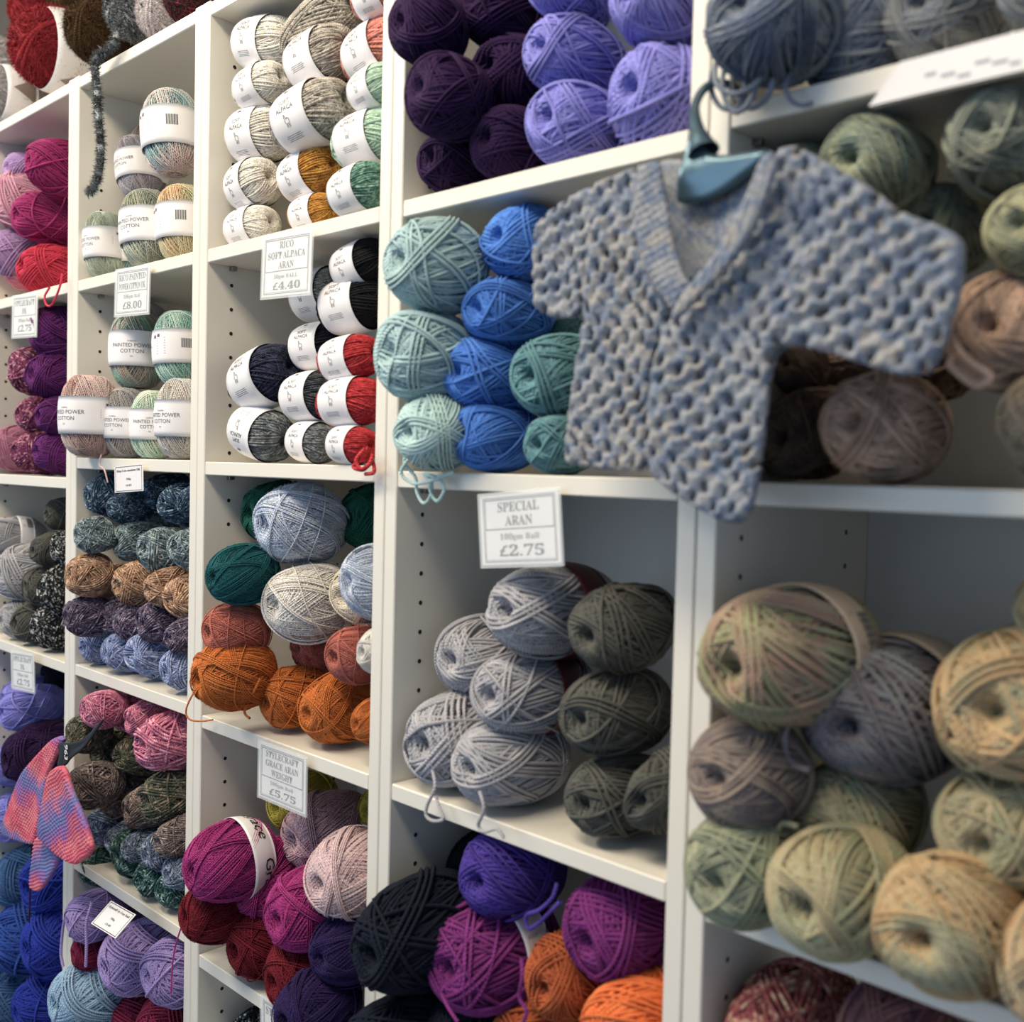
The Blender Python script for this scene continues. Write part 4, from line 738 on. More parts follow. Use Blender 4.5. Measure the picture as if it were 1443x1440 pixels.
('f', 'aran', 1.3397, -0.0061, 1.1211, 0.0854, 1.45, 0.0, -2.4, 1.0, 'v_sandgreen', 'pale sage variegated ball in the bottom row overhanging the shelf', 35, {}),
('f', 'aran', 1.4181, 0.0002, 1.122, 0.0872, 1.45, 0.0, -3.9, 1.0, 'v_sand', 'sand and green strand-wrapped ball in the bottom row', 35, {}),
('f', 'aran', 1.4929, 0.0021, 1.1176, 0.0788, 1.45, 0.0, 1.4, 1.0, 'v_peach', 'peach variegated ball in the bottom photo corner', 35, {}),
('f', 'aran', 1.2691, 0.0651, 0.9697, 0.093, 1.4, 0.0, 1.7, 1.0, 'v_red', 'red and cream flecked ball at the bottom below the sage balls', 36, {}),
('f', 'aran', 1.3546, 0.0803, 0.9913, 0.0861, 1.4, 0.0, -1.0, 1.0, 'v_wine', 'wine and purple variegated ball at the bottom', 36, {}),
('f', 'fur', -0.5403, 0.1656, 2.3238, 0.0971, 1.35, 0.0, -3.4, 1.0, 'furred', 'red fur yarn ball behind the banded red one on top', 37, {}),
('f', 'fur', -0.2482, 0.0857, 2.1459, 0.1269, 1.35, 0.0, 2.9, 1.0, 'furred', 'red fur yarn ball with white glitter band on top of the first unit', 37, {'band': 'glit'}),
('f', 'fur', -0.3133, 0.161, 2.2763, 0.1052, 1.35, 0.0, -1.1, 1.0, 'furbrown', 'brown fur yarn ball behind, with white glitter band, on the second unit top', 37, {'band': 'glit'}),
('f', 'fur', -0.0197, 0.0629, 2.1118, 0.0932, 1.35, 0.0, 1.5, 1.0, 'furbrown', 'dark brown fur yarn ball at the front of the second unit top', 37, {}),
('f', 'fur', -0.5514, 0.1148, 2.2059, 0.0961, 1.35, 0.0, 1.6, 1.0, 'furgrey', 'silver grey fur yarn ball at the photo edge', 37, {}),
('f', 'fur', -0.4223, 0.0628, 2.1039, 0.0931, 1.35, 0.0, 0.9, 1.0, 'furgrey', 'silver grey fur yarn ball with printed band above the first shelf edge', 37, {'band': 'glit'}),
('f', 'fur', 0.0753, 0.0758, 2.1242, 0.0826, 1.35, 0.0, -1.3, 1.0, 'furhusky', 'black and grey fur yarn ball with a long hanging tail', 37, {}),
('f', 'fur', 0.2256, 0.0456, 2.055, 0.0675, 1.35, 0.0, -1.4, 1.0, 'furpale', 'pale pink-grey fur yarn ball on top', 37, {}),
('f', 'fur', 0.3026, 0.0472, 2.0563, 0.07, 1.35, 0.0, 0.2, 1.0, 'furgreyd', 'black and red fur yarn ball on top next to the post', 37, {}),
]
GR = ['dark plum yarn balls', 'lavender yarn balls beside the plum', 'pale aqua yarn balls', 'bright blue yarn balls', 'teal yarn balls half behind the cardigan', 'light grey yarn balls under the special aran sign', 'charcoal yarn balls beside the light grey heap', 'dark balls below the special aran shelf', 'alpaca yarn balls in white bands, upper shelf', 'alpaca yarn balls in white bands, lower shelf', 'fluffy mohair blend balls, shelf above the orange row', 'fluffy mohair blend balls under the grace aran sign', 'monochrome balls below the dark red row', 'painted cotton balls, upper shelf', 'painted cotton balls, lower shelf', 'teal blue slub balls', 'grey teal slub balls', 'copper slub balls', 'purple grey slub balls', 'periwinkle slub balls', 'pink slub balls', 'mossy slub balls', 'brown grey slub balls', 'steel blue slub balls', 'dark teal slub balls', 'lilac mohair balls', 'maroon yarn balls', 'pale blue yarn balls', 'pink and red acrylic balls', 'purple acrylic balls', 'plum tweed balls', 'grey acrylic balls', 'blue acrylic balls in the lowest far space', 'variegated blue grey balls', 'variegated green grey balls', 'variegated country tone balls', 'reddish variegated balls at the bottom', 'fluffy fur yarn balls on the unit tops']
LIM = [(0.8195, 1.1805, 1.6981, 1, 1.9998), (0.8195, 1.1805, 1.6981, 1, 1.9998), (0.8195, 1.1805, 1.6981, 0, 1.9998), (0.8195, 1.1805, 1.6981, 0, 1.9998), (0.8195, 1.1805, 1.6981, 0, 1.9998), (0.8195, 1.1805, 1.6981, 0, 1.9998), (0.8195, 1.1805, 1.6981, 0, 1.9998), (0.8195, 1.1805, 1.6981, 0, 1.9998), (0.8195, 1.1805, 1.6981, 0, 1.9998), (0.8195, 1.1805, 1.6981, 0, 1.9998), (0.8195, 1.1805, 1.6981, 0, 1.9998), (0.8195, 1.1805, 1.6981, 0, 1.9998), (0.8195, 1.1805, 1.6981, 0, 1.9998), (0.8195, 1.1805, 1.6981, 0, 1.9998), (0.8195, 1.1805, 1.4149, 1, 1.6799), (0.8195, 1.1805, 1.4149, 1, 1.6799), (0.8195, 1.1805, 1.4149, 1, 1.6799), (0.8195, 1.1805, 1.4149, 0, 1.6799), (0.8195, 1.1805, 1.4149, 0, 1.6799), (0.8195, 1.1805, 1.4149, 0, 1.6799), (0.8195, 1.1805, 1.4149, 0, 1.6799), (0.8195, 1.1805, 1.4149, 0, 1.6799), (0.8195, 1.1805, 1.4149, 0, 1.6799), (0.8195, 1.1805, 1.4149, 0, 1.6799), (0.8195, 1.1805, 1.0801, 0, 1.3967), (0.8195, 1.1805, 1.0801, 0, 1.3967), (0.8195, 1.1805, 1.0801, 0, 1.3967), (0.8195, 1.1805, 1.0801, 0, 1.3967), (0.8195, 1.1805, 1.0801, 0, 1.3967), (0.8195, 1.1805, 1.0801, 0, 1.3967), (0.8195, 1.1805, 1.0801, 0, 1.3967), (0.8195, 1.1805, 1.0801, 0, 1.3967), (0.8195, 1.1805, 1.0801, 0, 1.3967), (0.8195, 1.1805, 0.765, 0, 1.0619), (0.8195, 1.1805, 0.765, 0, 1.0619), (0.8195, 1.1805, 0.765, 1, 1.0619), (0.8195, 1.1805, 0.765, 0, 1.0619), (0.8195, 1.1805, 0.765, 0, 1.0619), (0.8195, 1.1805, 0.765, 0, 1.0619), (0.8195, 1.1805, 0.765, 0, 1.0619), (0.8195, 1.1805, 0.765, 0, 1.0619), (0.8195, 1.1805, 0.765, 0, 1.0619), (0.8195, 1.1805, 0.765, 0, 1.0619), (0.4195, 0.7805, 1.6985, 0, 1.9998), (0.4195, 0.7805, 1.6985, 0, 1.9998), (0.4195, 0.7805, 1.6985, 0, 1.9998), (0.4195, 0.7805, 1.6985, 0, 1.9998), (0.4195, 0.7805, 1.6985, 0, 1.9998), (0.4195, 0.7805, 1.6985, 0, 1.9998), (0.4195, 0.7805, 1.6985, 0, 1.9998), (0.4195, 0.7805, 1.6985, 0, 1.9998), (0.4195, 0.7805, 1.6985, 0, 1.9998), (0.4195, 0.7805, 1.6985, 0, 1.9998), (0.4195, 0.7805, 1.6985, 0, 1.9998), (0.4195, 0.7805, 1.6985, 0, 1.9998), (0.4195, 0.7805, 1.6985, 0, 1.9998), (0.4195, 0.7805, 1.6985, 0, 1.9998), (0.4195, 0.7805, 1.6985, 0, 1.9998), (0.4195, 0.7805, 1.4196, 0, 1.6803), (0.4195, 0.7805, 1.4196, 0, 1.6803), (0.4195, 0.7805, 1.4196, 0, 1.6803), (0.4195, 0.7805, 1.4196, 0, 1.6803), (0.4195, 0.7805, 1.4196, 0, 1.6803), (0.4195, 0.7805, 1.4196, 0, 1.6803), (0.4195, 0.7805, 1.4196, 0, 1.6803), (0.4195, 0.7805, 1.4196, 0, 1.6803), (0.4195, 0.7805, 1.4196, 0, 1.6803), (0.4195, 0.7805, 1.4196, 0, 1.6803), (0.4195, 0.7805, 1.4196, 0, 1.6803), (0.4195, 0.7805, 1.0812, 0, 1.4014), (0.4195, 0.7805, 1.0812, 0, 1.4014), (0.4195, 0.7805, 1.0812, 0, 1.4014), (0.4195, 0.7805, 1.0812, 1, 1.4014), (0.4195, 0.7805, 1.0812, 0, 1.4014), (0.4195, 0.7805, 1.0812, 0, 1.4014), (0.4195, 0.7805, 1.0812, 0, 1.4014), (0.4195, 0.7805, 1.0812, 1, 1.4014), (0.4195, 0.7805, 1.0812, 0, 1.4014), (0.4195, 0.7805, 1.0812, 0, 1.4014), (0.4195, 0.7805, 1.0812, 0, 1.4014), (0.4195, 0.7805, 1.0812, 0, 1.4014), (0.4195, 0.7805, 1.0812, 1, 1.4014), (0.4195, 0.7805, 1.0812, 0, 1.4014), (0.4195, 0.7805, 1.0812, 0, 1.4014), (0.4195, 0.7805, 1.0812, 0, 1.4014), (0.4195, 0.7805, 0.7559, 0, 1.063), (0.4195, 0.7805, 0.7559, 0, 1.063), (0.4195, 0.7805, 0.7559, 0, 1.063), (0.4195, 0.7805, 0.7559, 0, 1.063), (0.4195, 0.7805, 0.7559, 0, 1.063), (0.4195, 0.7805, 0.7559, 1, 1.063), (0.4195, 0.7805, 0.7559, 0, 1.063), (0.4195, 0.7805, 0.7559, 0, 1.063), (0.4195, 0.7805, 0.7559, 1, 1.063), (0.4195, 0.7805, 0.7559, 0, 1.063), (0.4195, 0.7805, 0.7559, 0, 1.063), (0.4195, 0.7805, 0.7559, 0, 1.063), (0.4195, 0.7805, 0.7559, 0, 1.063), (0.4195, 0.7805, 0.572, 0, 0.7377), (0.0195, 0.3805, 1.7003, 0, 1.9998), (0.0195, 0.3805, 1.7003, 0, 1.9998), (0.0195, 0.3805, 1.7003, 0, 1.9998), (0.0195, 0.3805, 1.7003, 0, 1.9998), (0.0195, 0.3805, 1.7003, 0, 1.9998), (0.0195, 0.3805, 1.7003, 0, 1.9998), (0.0195, 0.3805, 1.7003, 0, 1.9998), (0.0195, 0.3805, 1.421, 0, 1.6821), (0.0195, 0.3805, 1.421, 0, 1.6821), (0.0195, 0.3805, 1.421, 0, 1.6821), (0.0195, 0.3805, 1.421, 1, 1.6821), (0.0195, 0.3805, 1.421, 0, 1.6821), (0.0195, 0.3805, 1.421, 0, 1.6821), (0.0195, 0.3805, 1.421, 0, 1.6821), (0.0195, 0.3805, 1.0906, 0, 1.4028), (0.0195, 0.3805, 1.0906, 0, 1.4028), (0.0195, 0.3805, 1.0906, 0, 1.4028), (0.0195, 0.3805, 1.0906, 0, 1.4028), (0.0195, 0.3805, 1.0906, 0, 1.4028), (0.0195, 0.3805, 1.0906, 1, 1.4028), (0.0195, 0.3805, 1.0906, 0, 1.4028), (0.0195, 0.3805, 1.0906, 0, 1.4028), (0.0195, 0.3805, 1.0906, 0, 1.4028), (0.0195, 0.3805, 1.0906, 0, 1.4028), (0.0195, 0.3805, 1.0906, 1, 1.4028), (0.0195, 0.3805, 1.0906, 0, 1.4028), (0.0195, 0.3805, 1.0906, 0, 1.4028), (0.0195, 0.3805, 1.0906, 0, 1.4028), (0.0195, 0.3805, 1.0906, 0, 1.4028), (0.0195, 0.3805, 1.0906, 1, 1.4028), (0.0195, 0.3805, 1.0906, 0, 1.4028), (0.0195, 0.3805, 1.0906, 0, 1.4028), (0.0195, 0.3805, 1.0906, 0, 1.4028), (0.0195, 0.3805, 1.0906, 0, 1.4028), (0.0195, 0.3805, 1.0906, 0, 1.4028), (0.0195, 0.3805, 1.0906, 0, 1.4028), (0.0195, 0.3805, 1.0906, 0, 1.4028), (0.0195, 0.3805, 1.0906, 0, 1.4028), (0.0195, 0.3805, 0.7754, 1, 1.0724), (0.0195, 0.3805, 0.7754, 0, 1.0724), (0.0195, 0.3805, 0.7754, 0, 1.0724), (0.0195, 0.3805, 0.7754, 0, 1.0724), (0.0195, 0.3805, 0.7754, 1, 1.0724), (0.0195, 0.3805, 0.7754, 0, 1.0724), (0.0195, 0.3805, 0.7754, 0, 1.0724), (0.0195, 0.3805, 0.7754, 0, 1.0724), (0.0195, 0.3805, 0.7754, 1, 1.0724), (0.0195, 0.3805, 0.7754, 0, 1.0724), (0.0195, 0.3805, 0.7754, 0, 1.0724), (0.0195, 0.3805, 0.7754, 0, 1.0724), (0.0195, 0.3805, 0.7754, 0, 1.0724), (0.0195, 0.3805, 0.7754, 0, 1.0724), (0.0195, 0.3805, 0.7754, 0, 1.0724), (0.0195, 0.3805, 0.7754, 0, 1.0724), (0.0195, 0.3805, 0.7754, 0, 1.0724), (0.0195, 0.3805, 0.7754, 0, 1.0724), (0.0195, 0.3805, 0.7754, 0, 1.0724), (0.0195, 0.3805, 0.7754, 0, 1.0724), (0.0195, 0.3805, 0.7754, 0, 1.0724), (0.0195, 0.3805, 0.465, 1, 0.7572), (0.0195, 0.3805, 0.465, 0, 0.7572), (0.0195, 0.3805, 0.465, 0, 0.7572), (0.0195, 0.3805, 0.465, 0, 0.7572), (0.0195, 0.3805, 0.465, 1, 0.7572), (0.0195, 0.3805, 0.465, 0, 0.7572), (0.0195, 0.3805, 0.465, 0, 0.7572), (0.0195, 0.3805, 0.465, 0, 0.7572), (0.0195, 0.3805, 0.465, 0, 0.7572), (-0.3805, -0.0195, 1.7018, 0, 1.9998), (-0.3805, -0.0195, 1.7018, 0, 1.9998), (-0.3805, -0.0195, 1.7018, 0, 1.9998), (-0.3805, -0.0195, 1.7018, 0, 1.9998), (-0.3805, -0.0195, 1.7018, 0, 1.9998), (-0.3805, -0.0195, 1.7018, 0, 1.9998), (-0.3805, -0.0195, 1.7018, 0, 1.9998), (-0.3805, -0.0195, 1.7018, 0, 1.9998), (-0.3805, -0.0195, 1.3878, 0, 1.6836), (-0.3805, -0.0195, 1.3878, 0, 1.6836), (-0.3805, -0.0195, 1.3878, 0, 1.6836), (-0.3805, -0.0195, 1.3878, 0, 1.6836), (-0.3805, -0.0195, 1.3878, 0, 1.6836), (-0.3805, -0.0195, 1.3878, 0, 1.6836), (-0.3805, -0.0195, 1.3878, 0, 1.6836), (-0.3805, -0.0195, 1.3878, 0, 1.6836), (-0.3805, -0.0195, 1.0872, 0, 1.3696), (-0.3805, -0.0195, 1.0872, 0, 1.3696), (-0.3805, -0.0195, 1.0872, 0, 1.3696), (-0.3805, -0.0195, 1.0872, 0, 1.3696), (-0.3805, -0.0195, 1.0872, 0, 1.3696), (-0.3805, -0.0195, 1.0872, 0, 1.3696), (-0.3805, -0.0195, 1.0872, 0, 1.3696), (-0.3805, -0.0195, 1.0872, 0, 1.3696), (-0.3805, -0.0195, 1.0872, 0, 1.3696), (-0.3805, -0.0195, 1.0872, 0, 1.3696), (-0.3805, -0.0195, 0.42, 0, 1.069), (-0.3805, -0.0195, 0.42, 0, 1.069), (-0.3805, -0.0195, 0.42, 0, 1.069), (-0.3805, -0.0195, 0.42, 0, 1.069), (-0.3805, -0.0195, 0.42, 0, 1.069), (-0.3805, -0.0195, 0.42, 0, 1.069), (-0.3805, -0.0195, 0.42, 0, 1.069), (-0.3805, -0.0195, 0.42, 0, 1.069), (-0.3805, -0.0195, 0.42, 0, 1.069), (-0.3805, -0.0195, 0.42, 0, 1.069), (-0.3805, -0.0195, 0.42, 0, 1.069), (-0.3805, -0.0195, 0.42, 0, 1.069), (-0.3805, -0.0195, 0.42, 0, 1.069), (1.2195, 1.5805, 1.7078, 1, 1.9998), (1.2195, 1.5805, 1.7078, 0, 1.9998), (1.2195, 1.5805, 1.7078, 0, 1.9998), (1.2195, 1.5805, 1.7078, 0, 1.9998), (1.2195, 1.5805, 1.4142, 0, 1.6896), (1.2195, 1.5805, 1.4142, 0, 1.6896), (1.2195, 1.5805, 1.4142, 0, 1.6896), (1.2195, 1.5805, 1.4142, 0, 1.6896), (1.2195, 1.5805, 1.4142, 0, 1.6896), (1.2195, 1.5805, 1.4142, 0, 1.6896), (1.2195, 1.5805, 1.4142, 0, 1.6896), (1.2195, 1.5805, 1.4142, 0, 1.6896), (1.2195, 1.5805, 1.4142, 0, 1.6896), (1.2195, 1.5805, 1.4142, 0, 1.6896), (1.2195, 1.5805, 1.4142, 0, 1.6896), (1.2195, 1.5805, 1.4142, 0, 1.6896), (1.2195, 1.5805, 1.0767, 1, 1.396), (1.2195, 1.5805, 1.0767, 0, 1.396), (1.2195, 1.5805, 1.0767, 0, 1.396), (1.2195, 1.5805, 1.0767, 0, 1.396), (1.2195, 1.5805, 1.0767, 1, 1.396), (1.2195, 1.5805, 1.0767, 0, 1.396), (1.2195, 1.5805, 1.0767, 0, 1.396), (1.2195, 1.5805, 1.0767, 1, 1.396), (1.2195, 1.5805, 1.0767, 0, 1.396), (1.2195, 1.5805, 1.0767, 0, 1.396), (1.2195, 1.5805, 1.0767, 0, 1.396), (1.2195, 1.5805, 0.75, 0, 1.0585), (1.2195, 1.5805, 0.75, 0, 1.0585), (-9, 9, 2.0199, 0, 9.0), (-9, 9, 2.0199, 0, 9.0), (-9, 9, 2.0199, 0, 9.0), (-9, 9, 2.0199, 0, 9.0), (-9, 9, 2.0199, 0, 9.0), (-9, 9, 2.0199, 0, 9.0), (-9, 9, 2.0199, 0, 9.0), (-9, 9, 2.0199, 0, 9.0), (-9, 9, 2.0199, 0, 9.0)]   # clear width between the side panels and the shelf height under each ball
BYKEY = {}
cnt = {}
rnd = random.Random(7)
VCO = {}
for bi, (kind, pr, x, y, z, d, L, yaw, tilt, sx, c, lab, gi, opt) in enumerate(BD):
    pl = PROTO[pr]; n = cnt.get(pr, 0); cnt[pr] = n + 1; me = pl[n % len(pl)]
    if len(me.materials) == 0: me.materials.append(None)
    ys = L / {'aran': 1.85, 'aran2': 1.7, 'moh': 1.42, 'slub': 1.6, 'alp': 1.6, 'cot': 1.5, 'fur': 1.35}[pr]
    o = bpy.data.objects.new('fur_yarn_ball' if pr == 'fur' else 'yarn_ball', me); COL.objects.link(o)
    o.material_slots[0].link = 'OBJECT'; o.material_slots[0].material = yarn(c)
    spin = rnd.uniform(0, 360)
    band = opt.get('band')
    if kind == 's' and not opt.get('nb'): band = 'alpf' if opt.get('flip') else 'alp'
    if kind == 'u': band = 'cotb' if opt.get('bar') else 'cot'
    if band == 'whiteprint' and pr == 'aran': band = 'whiteprinta'
    if kind == 'f':
        Mx = Matrix.Rotation(R(yaw), 4, 'Z') @ Matrix.Rotation(R(tilt), 4, 'X') @ Matrix.Diagonal((d * sx, d * ys, d, 1)) @ Matrix.Rotation(R(spin), 4, 'Y')
    elif kind == 's':
        spin = rnd.uniform(-14, 14)
        Mx = Matrix.Rotation(R(yaw), 4, 'Z') @ Matrix.Rotation(R(-tilt), 4, 'Y') @ Matrix.Rotation(R(-90), 4, 'Z') @ Matrix.Diagonal((d, d * sx, d, 1)) @ Matrix.Rotation(R(spin), 4, 'Y')
    else:
        spin = rnd.uniform(10, 60)
        Mx = Matrix.Rotation(R(-tilt), 4, 'Y') @ Matrix.Rotation(R(90), 4, 'X') @ Matrix.Diagonal((d * sx, d, d, 1)) @ Matrix.Rotation(R(spin), 4, 'Y')
    # settle: rest on the shelf and keep clear of the side panels and the back board
    if me.name not in VCO:
        q = np.empty(len(me.vertices) * 3, np.float32); me.vertices.foreach_get('co', q); VCO[me.name] = q.reshape(-1, 3)
    A_ = np.array(Mx)[:3, :3]; W_ = VCO[me.name] @ A_.T; mn, mxx = W_.min(0), W_.max(0)
    lo, hi, zs, pushed, zt = LIM[bi]
    if zs and -0.045 < z + mn[2] - zs < 0.014: z = zs - mn[2] + 0.0004
    if z + mxx[2] > zt and not (zs and abs(z + mn[2] - zs) < 0.002): z -= min(z + mxx[2] - zt + 0.0004, 0.03)
    if not pushed:
        if x + mn[0] < lo and y + mxx[1] > 0: x += min(lo - x - mn[0] + 0.0004, 0.04 if hi < 0 or 'bottom by' in lab else 0.018)
        if x + mxx[0] > hi: x -= min(x + mxx[0] - hi + 0.0004, 0.04 if hi < 0 or 'bottom by' in lab else 0.018)
    if y + mxx[1] > DEP - 0.0005 and zs < 2: y -= y + mxx[1] - DEP + 0.0005
    o.matrix_world = Matrix.Translation((x, y, z)) @ Mx
    tag(o, lab, 'yarn', GR[gi]); BYKEY[lab] = o
    if band:
        bm_, tm, m1, m2 = BANDS[band]
        bo = bpy.data.objects.new('paper_band', bm_); COL.objects.link(bo); bo.parent = o
        if not bm_.materials: bm_.materials.append(m1)
        if tm is not None:
            to = bpy.data.objects.new('lettering', tm); COL.objects.link(to); to.parent = bo; to['kind'] = 'stuff'
            if not tm.materials: tm.materials.append(m2)
        if band == 'glit':
            po = bpy.data.objects.new('glitter_patch', GPATCH); COL.objects.link(po); po.parent = bo
bpy.context.view_layer.update()

# ---------------------------------------------------------------- loose tails, each a child of its ball
def smooth_path(P, k=8):
    P = np.array(P, float); n = len(P); out = []
    for i in range(n - 1):
        p0, p1, p2, p3 = P[max(i - 1, 0)], P[i], P[i + 1], P[min(i + 2, n - 1)]
        for t in np.arange(k) / k:
            out.append(0.5 * ((2 * p1) + (-p0 + p2) * t + (2 * p0 - 5 * p1 + 4 * p2 - p3) * t ** 2 + (-p0 + 3 * p1 - 3 * p2 + p3) * t ** 3))
    out.append(P[-1]); return np.array(out)
def tail_mesh(P, rad, parent=None, fuzz=0):
    Q0 = smooth_path(P, 10 if not fuzz else 14); Nn = np.tile(np.array([0.2, -0.9, 0.4]), (len(Q0), 1))[None]
    V, Q, UV = tube_np(Q0[None], Nn, np.array([rad]), 8, closed=False)
    UV[:, 0] /= 0.08; T_ = None; st = np.full(len(V), 0.6)
    if fuzz:
        g = np.random.RandomState(5); ix = g.randint(0, len(Q0), fuzz); B0 = Q0[ix]; dr = g.normal(size=(fuzz, 3)); dr /= np.linalg.norm(dr, axis=1, keepdims=True)
        tip = B0 + dr * g.uniform(0.6, 1.15, (fuzz, 1)) * 0.011 + g.normal(size=(fuzz, 3)) * .001; sd = np.cross(dr, g.normal(size=(fuzz, 3))) * 0.0005
        # ragged start points along the cord
        B0 = B0 + g.normal(size=(fuzz, 3)) * 0.0015
        Vf = np.stack([B0 + sd, B0 - sd, tip], 1).reshape(-1, 3); T_ = np.arange(fuzz * 3).reshape(-1, 3) + len(V)
        V = np.concatenate([V, Vf]); UV = np.concatenate([UV, np.repeat(np.stack([ix / 30., ix * 0.], 1), 3, 0)]); st = np.concatenate([st, np.repeat(g.uniform(0, 1, fuzz), 3)])
    if parent is not None:
        W = np.array(parent.matrix_world.inverted()); V = V @ W[:3, :3].T + W[:3, 3]
    return npmesh('yarn_tail', V, Q, True, UV, st, T_)
